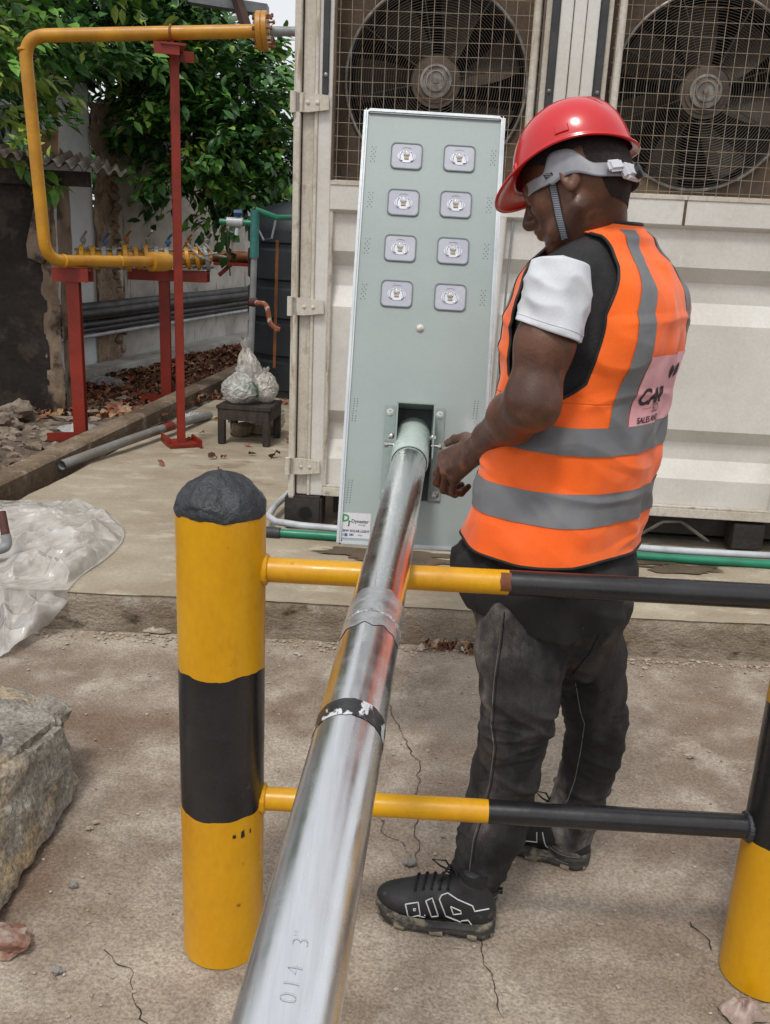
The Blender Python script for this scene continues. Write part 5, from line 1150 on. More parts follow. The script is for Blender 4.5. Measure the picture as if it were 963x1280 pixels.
def np_obj(name, V, Fq, mat, parent, mats_idx=None, smooth=True):
    V = V - np.array(ORG[parent]); me = bpy.data.meshes.new(name); me.vertices.add(len(V)); me.vertices.foreach_set('co', V.ravel()); me.loops.add(Fq.size); me.loops.foreach_set('vertex_index', Fq.astype(np.int32).ravel())
    k = Fq.shape[1]; me.polygons.add(len(Fq)); me.polygons.foreach_set('loop_start', np.arange(0, Fq.size, k)); me.polygons.foreach_set('loop_total', np.full(len(Fq), k))
    me.materials.append(mat); me.update(); me.validate(); me.polygons.foreach_set('use_smooth', np.full(len(me.polygons), smooth)); o = bpy.data.objects.new(name, me); COL.objects.link(o); return fin(o, parent)
def v3(p): return np.array([p[0], p[1], p[2]], float)

# ------------------------------------------------------------------ the worker
man = empty('person', G(640, 1140, 0), 'worker in red hard hat and orange reflective vest fitting the pole to the lamp', 'person')
m_skin = pmat('brown_skin', hx('64402e'), hx('472c20'), 11, .35, .65, c3=hx('70492f'), s3=18, lo3=.55, hi3=.72, fine=.12, fs=320, rough=.42, bump=.35, bs=190, bd=.002, rvar=.1)
m_skin.node_tree.nodes['Principled BSDF'].inputs['Subsurface Weight'].default_value = .06; m_skin.node_tree.nodes['Principled BSDF'].inputs['Subsurface Radius'].default_value = (.01, .004, .002)
m_hair = pmat('short_black_hair', hx('1d1614'), hx('2a1f1b'), 40, fine=.5, fs=420, rough=.9, bump=1, bs=380, bd=.003)
def fr(yaw, pitch, roll=0):
    f = Vector((math.cos(yaw), math.sin(yaw), 0)); l = Vector((-f.y, f.x, 0)); u = Vector((0, 0, 1))
    f2 = f * math.cos(pitch) - u * math.sin(pitch); u2 = f * math.sin(pitch) + u * math.cos(pitch)
    l2 = l * math.cos(roll) + u2 * math.sin(roll); u3 = u2 * math.cos(roll) - l * math.sin(roll); return f2, l2, u3
TF = Vector((-.82, .57, 0)).normalized(); TLf = Vector((-.57, -.82, 0)).normalized()
yaw_h = math.atan2(.37, -.93)
Hf, Hl, Hu = fr(yaw_h, rad(31), rad(13))
Hc = P(716, 213, 1.93)
HS = .95
def H(f, l, u): return Hc + (Hf * f + Hl * l + Hu * u) * HS
RH = Matrix((Hf, Hl, Hu)).transposed()

# --- torso surface: rows (image row at the back silhouette, left and right silhouette, half breadth, centre distance)
ROWS = [(800, 606, 786, .165, 1.89), (752, 572, 790, .185, 1.90), (720, 572, 796, .19, 1.91), (690, 580, 799, .195, 1.92), (650, 590, 809, .195, 1.935), (600, 600, 820, .19, 1.95), (560, 609, 830, .19, 1.96), (500, 618, 841, .19, 1.965), (440, 628, 852, .195, 1.97),
        (400, 638, 856, .20, 1.975), (365, 652, 852, .195, 1.975), (335, 668, 838, .185, 1.975), (312, 688, 822, .155, 1.975), (296, 708, 806, .118, 1.97), (285, 724, 795, .085, 1.965), (274, 732, 787, .064, 1.96)]
TZ = []
for (y, xl_, xr_, b, Yc) in ROWS:
    if y > 470 and y < 700: xl_ += 20; xr_ -= 19
    elif 300 < y < 700: xl_ += 12; xr_ -= 9
    elif 700 <= y < 760: xl_ += 6; xr_ -= 8
    z = P(xr_, y, Yc - .10).z; lo_, hi_ = P(xl_, y, Yc).x, P(xr_, y, Yc).x; cx_ = (lo_ + hi_) / 2; a = .18
    for _ in range(25):
        ex = []
        for k in range(48):
            t = 2 * math.pi * k / 48; p = Vector((cx_, Yc, z)) + TF * a * math.cos(t) + TLf * b * math.sin(t); ex.append(proj(p)[0])
        e0, e1 = min(ex) - xl_, max(ex) - xr_; cx_ -= (e0 + e1) / 2 * .0017 * .8; a -= (e1 - e0) / 2 * .0017 * .8; a = max(.05, a)
    TZ.append((z, cx_, Yc, a, b))
print('torso', [tuple(round(q, 3) for q in r) for r in TZ])
TZ = np.array(TZ)
def trow(z):
    z = max(TZ[0, 0], min(TZ[-1, 0], z)); i = int(np.searchsorted(TZ[:, 0], z)) - 1; i = max(0, min(len(TZ) - 2, i)); t = (z - TZ[i, 0]) / (TZ[i + 1, 0] - TZ[i, 0])
    g = lambda k: TZ[max(0, min(len(TZ) - 1, k)), 1:]; p0, p1, p2, p3 = g(i - 1), g(i), g(i + 1), g(i + 2)
    d1 = (p2 - p0) / 2; d2 = (p3 - p1) / 2; h00 = 2 * t ** 3 - 3 * t * t + 1; h10 = t ** 3 - 2 * t * t + t; h01 = -2 * t ** 3 + 3 * t * t; h11 = t ** 3 - t * t
    return h00 * p1 + h10 * d1 + h01 * p2 + h11 * d2
def TS(th, z, off=0.0, wr=1.0):
    cx_, cy_, a, b = trow(z); c, s = math.cos(th), math.sin(th); e = .88
    ca = math.copysign(abs(c) ** e, c); sa = math.copysign(abs(s) ** e, s); n = TF * (c * b) + TLf * (s * a); n.normalize()
    p = Vector((cx_, cy_, z)) + TF * (a * ca) + TLf * (b * sa)
    if wr:
        wr = wr * 1.3
        k = .006 * fbm((p.x, p.y, p.z * .55), 7, 3, 5) * 2 + .0035 * (1 - 2 * abs(mnoise.noise(Vector((p.x * 9 + p.z * 5, p.y * 9, p.z * 7))))); k += .0034 * max(0, 1 - 6 * abs(mnoise.noise(Vector((p.x * 4 + p.z * 2, p.y * 4, p.z * 11 + 3))))) + .0022 * max(0, 1 - 5 * abs(mnoise.noise(Vector((p.x * 5 - p.z * 3, p.y * 5, p.z * 2.5 + 8)))))
        off += wr * k * min(1, max(0, (TZ[-1, 0] - z) / .12))
    return p + n * off
def th_of_l(l, z, back=True):
    b = trow(z)[3]; q = max(-1, min(1, l / b)); t = math.asin(math.copysign(abs(q) ** (1 / .88), q)); return math.pi - t if back else t
zrow = lambda y: float(np.interp(-y, [-r[0] for r in ROWS], TZ[:, 0]))
Z_HEM, Z_AB, Z_TOP = zrow(692), zrow(500), zrow(279)
m_org = pmat('orange_vest', hx('f46604'), hx('ec5c03'), 5, fine=.04, fs=300, rough=.75, bump=.3, bs=400, bd=.001, sheen=.2)
m_tapev = pmat('silver_tape', hx('6d6e70'), hx('646568'), 8, fine=.05, fs=400, rough=.5, bump=.15, bs=300, bd=.001)
m_trim = pmat('black_trim', hx('19181a'), None, fine=.2, rough=.7, bump=.2, bs=200)
m_und = pmat('washed_black_vest', hx('201f20'), hx('2d2c2d'), 9, .35, .65, fine=.2, fs=350, rough=.9, bump=.35, bs=260, bd=.002)
m_tee = pmat('white_cotton', hx('cbcdd1'), hx('bfc2c8'), 8, fine=.04, fs=300, rough=.9, bump=.2, bs=200, bd=.002)
m_blks = pmat('black_shirt', hx('1b1a1b'), hx('242223'), 6, fine=.15, fs=300, rough=.9, bump=.3, bs=200, bd=.002)
# dark jacket and black shirt underneath
mb = MB(); mb.grid(lambda u, v: TS(2 * math.pi * u, Z_HEM - .02 + (zrow(282) - Z_HEM + .02) * v, -.001, .6), 160, 110, cu=True); jk = mb.build('dark_vest', m_und, man)
zs0, zs1 = zrow(770), Z_HEM + .03
def shf(u, v):
    t = 2 * math.pi * u; z = zs0 + (zs1 - zs0) * v; f = (1 - v); z2 = z - .012 * f * math.sin(t * 3 + 1) - .018 * f * max(0, math.cos(t - 1.6))
    k = .010 * f * math.sin(t * 7 + 2 * nz((math.cos(t), math.sin(t), z), 3)) + .004 * math.sin(t * 15)
    return TS(t, max(z2, TZ[0, 0]), -.004 + k + .016 * f, 1)
mb = MB(); mb.grid(shf, 180, 24, cu=True); mb.grid(lambda u, v: shf(u, 0).lerp(shf(u, .3), v) + (Vector((trow(zs0)[0], trow(zs0)[1], 0)) - Vector((shf(u, 0).x, shf(u, 0).y, 0))) * .03, 180, 3, cu=True); mb.build('shirt', m_blks, man)
# hi-vis vest
OV = .013
def le(z):      # half breadth of the vest panels at height z
    t = (z - Z_AB) / (Z_TOP - Z_AB); t = max(0, min(1, t)); return .189 if t <= 0 else (.189 * (1 - min(1, t / .12)) + .176 * min(1, t / .12)) * (1 if t < .5 else 1 - .36 * min(1, (t - .5) / .42) ** 1.3)
def flare(l, z, o):     # the loose right armhole edge stands off the shoulder blade
    t = max(0, min(1, (z - zrow(455)) / (zrow(330) - zrow(455)))); return o + (.035 * math.sin(math.pi * t) * max(0, (-l - .10) / .10) if l < 0 else 0)
def vb(l, z, o=OV, back=True): return TS(th_of_l(l, z, back), z, flare(l, z, o) if back else o)
hemz = lambda t: Z_HEM + .004 * math.sin(3 * t)
mb = MB(); mb.grid(lambda u, v: TS(2 * math.pi * u, hemz(2 * math.pi * u) + (Z_AB - hemz(2 * math.pi * u)) * v, OV + .006 * (1 - v)), 300, 130, cu=True)
def ledge(z, l_): return max(-le(z), min(le(z), l_))
mb.grid(lambda u, v: vb((2 * u - 1) * le(Z_AB + (Z_TOP - Z_AB) * v), Z_AB + (Z_TOP - Z_AB) * v), 160, 130)
for s in (-1, 1):
    mb.grid(lambda u, v: vb(s * (.03 + .05 * (v > .6) * (v - .6) * 0 + u * (le(Z_AB + (Z_TOP - Z_AB) * v) - .03)), Z_AB + (Z_TOP - Z_AB) * v, OV, False), 50, 90)
vest = mb.build('hi_vis_vest', m_org, man, ang=80)
sm = vest.modifiers.new('thick', 'SOLIDIFY'); sm.thickness = .0022; sm.offset = 1
def band(fn, nu, nv, name, mat, par, ang=80):
    mb = MB(); mb.grid(fn, nu, nv); return mb.build(name, mat, par, ang=ang)
for (ya, yb_) in ((560, 527), (645, 606)):
    za, zb_ = zrow(ya), zrow(yb_); mb = MB(); mb.grid(lambda u, v: TS(2 * math.pi * u, za + (zb_ - za) * v, OV + .0046 + .006 * max(0, 1 - ((za + (zb_ - za) * v) - Z_HEM) / (Z_AB - Z_HEM))), 300, 24, cu=True); mb.build('reflective_strip', m_tapev, vest)
ZS1 = zrow(527)
for s in (1, -1):
    lc = lambda z: s * (.105 + .052 * max(0, min(1, (Z_TOP - z) / .16)) - .0 * z)
    lcc = lambda z: s * (.036 + .082 * max(0, min(1, (Z_TOP - z) / .16)) ** .75)
    mb = MB(); mb.grid(lambda u, v: vb(lcc(ZS1 + (Z_TOP - .012 - ZS1) * v) + s * (u - .5) * .038, ZS1 + (Z_TOP - .012 - ZS1) * v, OV + .0046), 14, 130); mb.build('reflective_strip', m_tapev, vest)
    mb = MB(); mb.grid(lambda u, v: vb(lcc(ZS1 + (Z_TOP - .012 - ZS1) * v) + s * (u - .5) * .038, ZS1 + (Z_TOP - .012 - ZS1) * v, OV + .0046, False), 14, 130); mb.build('reflective_strip', m_tapev, vest)
# trims
def trim(pts, r=.0032, name='trim'):
    mb = MB(); mb.tube(pts, r, 8); mb.build(name, m_trim, vest)
hm = [TS(2 * math.pi * k / 200, hemz(2 * math.pi * k / 200), OV + .0075) for k in range(201)]; trim(hm)
for s in (1, -1):
    zt_ = max(z for z in np.linspace(Z_AB, Z_TOP, 200) if le(z) < trow(z)[3])
    zz_ = [Z_AB + (zt_ - Z_AB) * k / 70 for k in range(71)]
    back_ = [vb(s * le(z), z, OV + .001) for z in zz_]; front_ = [vb(s * le(z), z, OV + .001, False) for z in zz_]
    th0, th1 = th_of_l(le(Z_AB), Z_AB, False), th_of_l(le(Z_AB), Z_AB, True); bot = [TS(s * (th0 + (th1 - th0) * k / 20), Z_AB, OV + .001) for k in range(21)]
    trim(back_[::-1] + bot[::-1] + front_)
trim([TS(2 * math.pi * k / 60, Z_TOP, OV + .001, 0) for k in range(61)], .004)
# back label: pink patch with lettering, centred on the spine
m_patch = pmat('pink_patch', hx('e0a8ac'), hx('d89ea4'), 6, fine=.03, rough=.7, bump=.2, bs=200, bd=.001)
zp0, zp1 = zrow(527), zrow(442); LW2 = .097
lab_ = band(lambda u, v: vb((2 * u - 1) * LW2, zp0 + (zp1 - zp0) * v, OV + .0050), 70, 50, 'back_label', m_patch, vest)
m_lt = pmat('dark_print', hx('2b2328'), None, fine=0, rough=.8, bump=0)
def backtext(body, lc_, fz, size, mat, bold=0.0, spc=1.0):
    vs, fs = text_mesh(body, size, 4, bold, spc); vs, fs = subdiv_long(vs, fs, .008); mb = MB()
    zc = zp0 + (zp1 - zp0) * fz; mb.add([vb(lc_ - v.x, zc + v.y, OV + .0066) for v in vs], fs); mb.build('printed_lettering', mat, lab_)
backtext('CAR', .040, .40, .047, m_lt, .0012); backtext('SO', .012, .215, .025, pmat('thin_print', hx('6b4a4e'), fine=0, bump=0)); backtext('SALES AND', .036, .07, .0165, m_lt, .0004)
mb = MB(); zc = zp0 + (zp1 - zp0) * .235; mb.grid(lambda u, v: vb(.062 - .028 * u, zc + (v - .5) * .0022 * (1 - u * .3), OV + .0066), 8, 2); mb.build('printed_dash', pmat('orange_print', hx('c96a3a'), fine=0, bump=0), lab_)
for lx, zx, a in ((-.002, .74, -.5), (-.022, .80, .15), (-.042, .74, .6)):
    zc = zp0 + (zp1 - zp0) * zx; mb = MB(); pts = []
    def lf_(u, v):
        t = v; w = .0075 * math.sin(math.pi * t) * (2 * u - 1); y = (t - .5) * .036; x = w; return vb(lx - (x * math.cos(a) + y * math.sin(a)), zc + (-x * math.sin(a) + y * math.cos(a)), OV + .0066)
    mb.grid(lf_, 6, 14); mb.build('printed_leaf', m_lt, lab_)

# --- skin: head, neck, chest core, left arm
NB = P(748, 296, 1.955)
SJ, EL, WR = P(698, 355, 1.745), P(665, 502, 1.70), P(597, 561, 1.985)
fld = Field((.06, 1.62, .88), (.60, 2.20, 1.84), .0025)
h = H
fld.ell(h(.002, 0, 0), (.099, .078, .103), RH, .0); fld.ell(h(-.03, 0, -.02), (.078, .074, .078), RH, .02)
fld.ell(h(.045, 0, -.066), (.056, .055, .082), RH, .03); fld.ell(h(.044, 0, -.112), (.054, .045, .03), RH, .02)
fld.ell(h(.092, 0, -.132), (.02, .024, .018), RH, .018)
for s in (-1, 1):
    fld.ell(h(.072, s * .034, -.05), (.024, .022, .024), RH, .015); fld.ell(h(.103, s * .031, -.024), (.014, .019, .011), RH, .006, sub=True); fld.ell(h(.090, s * .031, -.024), (.013, .014, .012), RH, .004)
    fld.cap(h(.098, s * .008, -.004), h(.088, s * .045, -.004), .011, .010, .01)
    fld.ell(h(.112, s * .011, -.062), (.011, .010, .009), RH, .006)
    fld.cap(h(.01, s * .060, -.095), h(.07, s * .035, -.115), .016, .014, .02)
    fld.ell(h(-.006, s * .084, -.036), (.021, .0095, .034), RH @ Matrix.Rotation(-.2, 3, 'Y') @ Matrix.Rotation(s * .25, 3, 'Z'), .006)
    fld.ell(h(-.002, s * .094, -.033), (.0115, .0065, .020), RH, .004, sub=True); fld.ell(h(.003, s * .086, -.063), (.009, .007, .010), RH, .005); fld.ell(h(.007, s * .087, -.036), (.005, .006, .009), RH, .003)
fld.cap(h(.098, 0, -.012), h(.124, 0, -.055), .010, .014, .010)
fld.ell(h(.100, 0, -.088), (.016, .026, .014), RH, .012); fld.ell(h(.112, 0, -.082), (.008, .021, .0062), RH, .004); fld.ell(h(.110, 0, -.094), (.008, .019, .0068), RH, .004)
fld.cap(h(-.035, 0, -.05), NB + Vector((.0, 0, .0)), .056, .058, .03); fld.cap(h(.005, 0, -.07), NB + TF * .02, .05, .05, .03)
sb = NB + Vector((0, 0, -.07)); fld.cap(sb, sb + TLf * .11 + Vector((0, 0, -.05)), .045, .036, .02); fld.cap(sb, sb - TLf * .13 + Vector((0, 0, -.03)), .045, .045, .03)
fld.cap(sb + Vector((0, 0, -.06)), NB + Vector((0, 0, -.30)), .07, .10, .03)
# arm
fld.cap(sb + TLf * .11 + Vector((0, 0, -.05)), SJ, .036, .038, .015)
mid = SJ.lerp(EL, .5); fd = (WR - EL).normalized()
fld.cap(SJ, mid, .036, .050, .012); fld.cap(mid, EL, .0515, .046, .03); fld.ell(EL + Vector((.010, 0, -.014)), (.030, .030, .028), None, .03)
f1 = EL.lerp(WR, .3); f2_ = EL.lerp(WR, .75); fld.cap(EL, f1, .048, .047, .03); fld.cap(f1, f2_, .047, .034, .03); fld.cap(f2_, WR, .036, .028, .015)
# left hand
hf = fld
MC = [P(556, 571, 2.095), P(553, 581, 2.08), P(558, 591, 2.06), P(568, 599, 2.04)]
PIP = [P(547, 592, 2.115), P(547, 603, 2.10), P(555, 612, 2.08), P(566, 615, 2.055)]
DIP = [P(557, 606, 2.135), P(560, 614, 2.12), P(569, 618, 2.10), P(577, 617, 2.07)]
TIP = [P(571, 601, 2.14), P(577, 606, 2.125), P(583, 611, 2.105), P(586, 608, 2.08)]
hf.ell(WR, (.030, .034, .026), None, .01)
cenh = sum(MC, Vector()) / 4
for i in range(4):
    s0 = WR.lerp(cenh, .12) + (MC[i] - cenh) * .45; hf.cap(s0, MC[i], .0165, .0125, .014)
    r0 = (.0098, .0104, .0098, .0086)[i]
    hf.ell(MC[i] + Vector((0, -.002, .001)), (.0125, .0125, .0125), None, .006)
for i in range(4):
    r0 = (.0098, .0104, .0098, .0086)[i]
    hf.cap(MC[i], PIP[i], r0 * 1.08, r0, .004)
    hf.cap(PIP[i], DIP[i], r0, r0 * .9, .0025); hf.cap(DIP[i], TIP[i], r0 * .9, r0 * .82, .0025); hf.ell(PIP[i], (r0 * 1.1,) * 3, None, .003)
TH = [P(594, 553, 2.02), P(582, 547, 2.075), P(569, 549, 2.12), P(558.5, 554.5, 2.155)]
hf.cap(WR, TH[0], .024, .019, .012); hf.cap(TH[0], TH[1], .019, .0135, .01); hf.cap(TH[1], TH[2], .0125, .0108, .004); hf.cap(TH[2], TH[3], .0108, .0085, .003); hf.ell(TH[2], (.0118,) * 3, None, .003)
hf.cap(TH[0], MC[0], .014, .010, .018)
Vb, Fb = fld.mesh(); Vb = smooth_np(Vb, Fb, 2, .45); V_all, F_all = Vb, Fb
np_obj('body', V_all, F_all, m_skin, man)
m_nail = pmat('nail', hx('a87864'), fine=0, rough=.3, bump=0)
BV = BVHTree.FromPolygons([tuple(v) for v in V_all], [tuple(int(i) for i in f) for f in F_all])
def skin_pt(p, dr, o=.0006):
    loc, n, i, d = BV.ray_cast(Vector(p) - dr.normalized() * .08, dr.normalized()); return (loc + n * o) if loc else Vector(p)
tdr = (TH[3] - TH[2]).normalized(); vdr = (TH[3] - CO).normalized(); vdr = (vdr - tdr * vdr.dot(tdr)).normalized(); sdr = tdr.cross(vdr)
mb = MB(); mb.grid(lambda u, v: skin_pt(TH[3] + tdr * (-.006 + .012 * v) + sdr * (u - .5) * .0115 * (1 - .25 * (2 * v - 1) ** 2), vdr), 10, 10); mb.build('thumb_nail', m_nail, man)
# hair: short cropped cap over the skull
N_b = normals_np(Vb, Fb); HI = np.array([list(Hf), list(Hl), list(Hu)]); loc_ = (Vb - v3(Hc)) @ HI.T / HS
fc = loc_[Fb].mean(1); f_, l_, u_ = fc[:, 0], np.abs(fc[:, 1]), fc[:, 2]
line = np.where(f_ > .02, .0 + (f_ - .02) * .6, np.where(f_ > -.045, .004 - (.0), np.where(f_ > -.055, -.05, -.112 + .008 * np.sin(f_ * 90))))
line = np.where((f_ > .012) & (f_ < .035), -.035, line)
msk = (u_ > line) & (u_ < .12) & (l_ < .0835); ids, inv = np.unique(Fb[msk], return_inverse=True)
np_obj('hair', Vb[ids] + N_b[ids] * .0016, inv.reshape(-1, 4), m_hair, man)

# --- sleeve
def sleeve(u, v):
    t = 2 * math.pi * u; top_ = P(701, 331, 1.758); end = P(688, 414, 1.726); c = top_.lerp(end, v); ax = (end - top_).normalized(); e1 = (Vector((0, 1, 0)) - ax * ax.y).normalized(); e2 = ax.cross(e1)
    r = .0605 * (1 - (1 - min(1, v / .3)) ** 2 * .15) + .001 * v; r += .0045 * math.sin(3 * t + v * 6) * v + .004 * (1 - 2 * abs(mnoise.noise(Vector((math.cos(t) * 1.3, math.sin(t) * 1.3, v * 3))))) ; 
    tilt = (-.016 * math.cos(t) + .012 * math.sin(t)) * v
    return c + (e1 * math.cos(t) + e2 * math.sin(t)) * r + ax * tilt
mb = MB(); mb.grid(sleeve, 72, 40, cu=True); mb.grid(lambda u, v: sleeve(u, 0).lerp(P(704, 319, 1.785), v), 72, 6, cu=True); sv = mb.build('tee_shirt_sleeve', m_tee, man); q = sv.modifiers.new('t', 'SOLIDIFY'); q.thickness = .003; q.offset = -1
mb = MB(); mb.tube([sleeve(k / 60, .90) + (sleeve(k / 60, .90) - P(692, 405, 1.73)).normalized() * .0003 for k in range(61)], .0009, 6, cap=False); mb.build('sleeve_stitching', m_tee, sv)

# --- hard hat
m_hat = pmat('red_helmet', hx('c4131b'), hx('bb1119'), 6, fine=.02, rough=.22, bump=.02, coat=.5, rvar=.05)
m_band = pmat('grey_headband', hx('8e8f94'), hx('828389'), 20, fine=.04, rough=.35, bump=.05)
m_ratch = pmat('white_ratchet', hx('c6c6cc'), fine=.03, rough=.35, bump=.05)
Tt = rad(9.5); Gf = Hf * math.cos(Tt) + Hu * math.sin(Tt); Gu = Hu * math.cos(Tt) - Hf * math.sin(Tt); Gl = Hl
GC = Hc + Hu * .002 + Hf * -.002
def hat(t, v, o=0.0):       # v 0 rim .. 1 apex
    c, s = math.cos(t), math.sin(t); el = v * math.pi / 2; k = math.cos(el) ** .86; hgt = .126 * math.sin(el) ** .95
    x = (.119 + o) * c * k; y = (.102 + o) * s * k; z = .0 + hgt + o * math.sin(el)
    z += .024 * (s * s) * (1 - v) ** 1.5 - .004 * c
    ridge = .0065 * math.exp(-(y / .016) ** 2) * min(1, v * 3) * (1 if c > -2 else 0) - .0025 * math.exp(-((abs(y) - .034) / .010) ** 2) * min(1, v * 2.5); z += ridge * math.sin(el) ** .5; 
    return GC + Gf * x + Gl * y + Gu * z
def brim(t, w):
    c, s = math.cos(t), math.sin(t); fr_ = max(0, c) ** 1.6; wd_ = .010 + .036 * fr_; dz = -.004 - .012 * fr_ * w - .003 * w
    x = (.119) * c + wd_ * w * c; y = .102 * s + wd_ * w * s * (.6 + .4 * (1 - fr_)); z = .024 * s * s - .004 * c + dz * w
    return GC + Gf * x + Gl * y + Gu * z
mb = MB(); nu = 140
def hatfull(u, v):
    t = 2 * math.pi * u
    return brim(t, 1 - v / .14) if v < .14 else hat(t, min(.999, (v - .14) / .86))
mb.grid(hatfull, nu, 70, cu=True); mb.add([hat(0, .9999)], []); n0 = len(mb.v) - 1
for k in range(nu): mb.f.append([69 * nu + k, 69 * nu + (k + 1) % nu, n0]); mb.mi.append(0)
hatg = mb.build('hard_hat', m_hat, man, ang=80); q = hatg.modifiers.new('t', 'SOLIDIFY'); q.thickness = .003; q.offset = -1
mb = MB(); mb.tube([brim(2 * math.pi * k / 120, 1.0) for k in range(121)], .0026, 8, cap=False); mb.build('rim_bead', m_hat, hatg)
mb = MB()
def slot(u, v):
    t = rad(98) + (u - .5) * .24; p = hat(t, .045 + .10 * v, .0035 if 0.02 < v < .98 and 0.02 < u < .98 else -.001); return p
mb.grid(slot, 14, 10); mb.build('slot_cover', m_hat, hatg, ang=30)
mb = MB(); mb.grid(lambda u, v: hat(rad(38) + (u - .5) * .10, .03 + .08 * v, .004 if .1 < u < .9 and .1 < v < .9 else -.001), 8, 8); mb.build('slot_cover', m_hat, hatg, ang=30)
def bandf(t, w):
    c, s = math.cos(t), math.sin(t); uc = -.070 * (1 - c) * .5 - .006; hh = .015
    up = 0; a = abs(math.degrees(t) % 360 - 180); a = 180 - a if a > 180 else a
    deg = math.degrees(t) % 360; side = math.exp(-((min(deg, 360 - deg) - 92) / 20) ** 4); top_ = uc + hh + .040 * side; bot = uc - hh * (1 - .3 * side)
    if min(deg, 360 - deg) < 70: bot += .006
    bot += .012 * math.exp(-((min(deg, 360 - deg) - 95) / 16) ** 2)
    return h(.110 * c + -.001, .0925 * s, bot + (top_ - bot) * w)
mb = MB(); mb.grid(lambda u, v: bandf(2 * math.pi * u, v), 140, 8, cu=True); bd_ = mb.build('headband', m_band, hatg); q = bd_.modifiers.new('t', 'SOLIDIFY'); q.thickness = .002
mb = MB(); c = h(-.106, .036, -.080); Rk = RH @ Matrix.Rotation(-.25, 3, 'Z'); mb.box(c, (.020, .052, .032), Rk, .006); rk = mb.build('ratchet_housing', m_ratch, hatg)
mb = MB(); mb.box(h(-.088, .072, -.066), (.012, .036, .024), RH @ Matrix.Rotation(-.62, 3, 'Z'), .005); mb.build('ratchet_tab', m_ratch, rk)
mb = MB(); mb.lathe(h(-.117, .028, -.083), -Hf, [(.0145, -.004), (.0145, .006), (.012, .008), (.003, .0085)], 20); mb.build('ratchet_knob', pmat('dark_knob', hx('23252c'), fine=0, rough=.3, bump=0), rk)
m_strap = bpy.data.materials.new('knit_chin_strap'); m_strap.use_nodes = True; N = m_strap.node_tree.nodes; L_n = m_strap.node_tree.links
wv = N.new('ShaderNodeTexWave'); wv.wave_type = 'BANDS'; wv.bands_direction = 'Z'; wv.inputs['Scale'].default_value = 95; wv.inputs['Distortion'].default_value = .6
tcn = N.new('ShaderNodeTexCoord'); L_n.new(tcn.outputs['Object'], wv.inputs[0]); mx = N.new('ShaderNodeMix'); mx.data_type = 'RGBA'; mx.inputs[6].default_value = C4(hx('16161a')); mx.inputs[7].default_value = C4(hx('8f939c')); L_n.new(wv.outputs[0], mx.inputs[0]); L_n.new(mx.outputs[2], N['Principled BSDF'].inputs['Base Color']); N['Principled BSDF'].inputs['Roughness'].default_value = .8
sp_pts = [(687, 198), (689, 212), (691, 226), (694, 242), (697, 256), (700, 270), (703, 284), (706, 298)]
mb = MB(); cen = []
for (px, py) in sp_pts:
    p = P(px, py, 1.90); l0, n_, i_, d_ = BV.ray_cast(CO, ray(px, py).normalized()); cen.append((l0 + n_ * .003) if l0 and l0.y < 1.95 else p)
cen[0] = bandf(rad(72), .6) + Hl * .004; cen[1] = cen[0].lerp(cen[2], .45) + Hl * .003
wdv = (cen[-1] - cen[0]).normalized().cross(Hl).normalized()
vs = []; fs = []
for i, c in enumerate(cen):
    vs += [c - wdv * .0072, c - wdv * .0036 + Hl * .0014, c + wdv * .0036 + Hl * .0014, c + wdv * .0072]
    if i:
        for k in range(3): fs.append((4 * i - 4 + k, 4 * i - 3 + k, 4 * i + 1 + k, 4 * i + k))
mb.add(vs, fs); sp2 = mb.build('chin_strap', m_strap, hatg)
for s in (-1, 1):
    mb = MB(); mb.tube([c + wdv * .0072 * s for c in cen], .0012, 6); mb.build('strap_edge', m_trim, sp2)

# --- jeans
m_jean = pmat('washed_black_denim', hx('1a1819'), hx('343132'), 11, .4, .6, c3=hx('857e78'), s3=4.6, lo3=.5, hi3=.68, fine=.3, fs=380, rough=.92, bump=.5, bs=300, bd=.002, stretch=(1, 1, .55), c4=hx('3a3028'), s4=5, lo4=.58, hi4=.72)
jf = Field((.02, 1.62, .03), (.66, 2.26, 1.02), .0046)
NL = [((650, 770), 1.81, .088), ((651, 815), 1.80, .092), ((651, 862), 1.795, .083), ((648, 900), 1.80, .073), ((640, 932), 1.81, .070), ((633, 965), 1.825, .072), ((625, 1003), 1.835, .072), ((615, 1040), 1.825, .070), ((606, 1066), 1.81, .062), ((598, 1088), 1.795, .053), ((595, 1106), 1.79, .047)]
FL = [((724, 770), 1.93, .084), ((731, 815), 1.96, .090), ((740, 860), 1.98, .078), ((746, 900), 2.0, .067), ((741, 940), 2.01, .066), ((732, 970), 2.015, .063), ((722, 1002), 2.015, .062), ((715, 1030), 2.015, .055), ((710, 1052), 2.015, .049)]
jf.ell(P(688, 745, 1.88), (.175, .155, .13), None, .0); jf.ell(P(722, 795, 1.90), (.09, .12, .09), None, .03)
for ch in (NL, FL):
    pts = [P(*q[0], q[1]) for q in ch]; rs = [q[2] for q in ch]
    jf.chain(pts, rs, .02)
Vj, Fj = jf.mesh(); Vj = smooth_np(Vj, Fj, 2); Nj = normals_np(Vj, Fj)
kn1, kn2 = P(*NL[3][0], 1.8), P(*FL[3][0], 2.02); ak1, ak2 = P(*NL[8][0], 1.84), P(*FL[6][0], 2.06); cr_ = P(700, 850, 1.88)
disp = np.zeros(len(Vj))
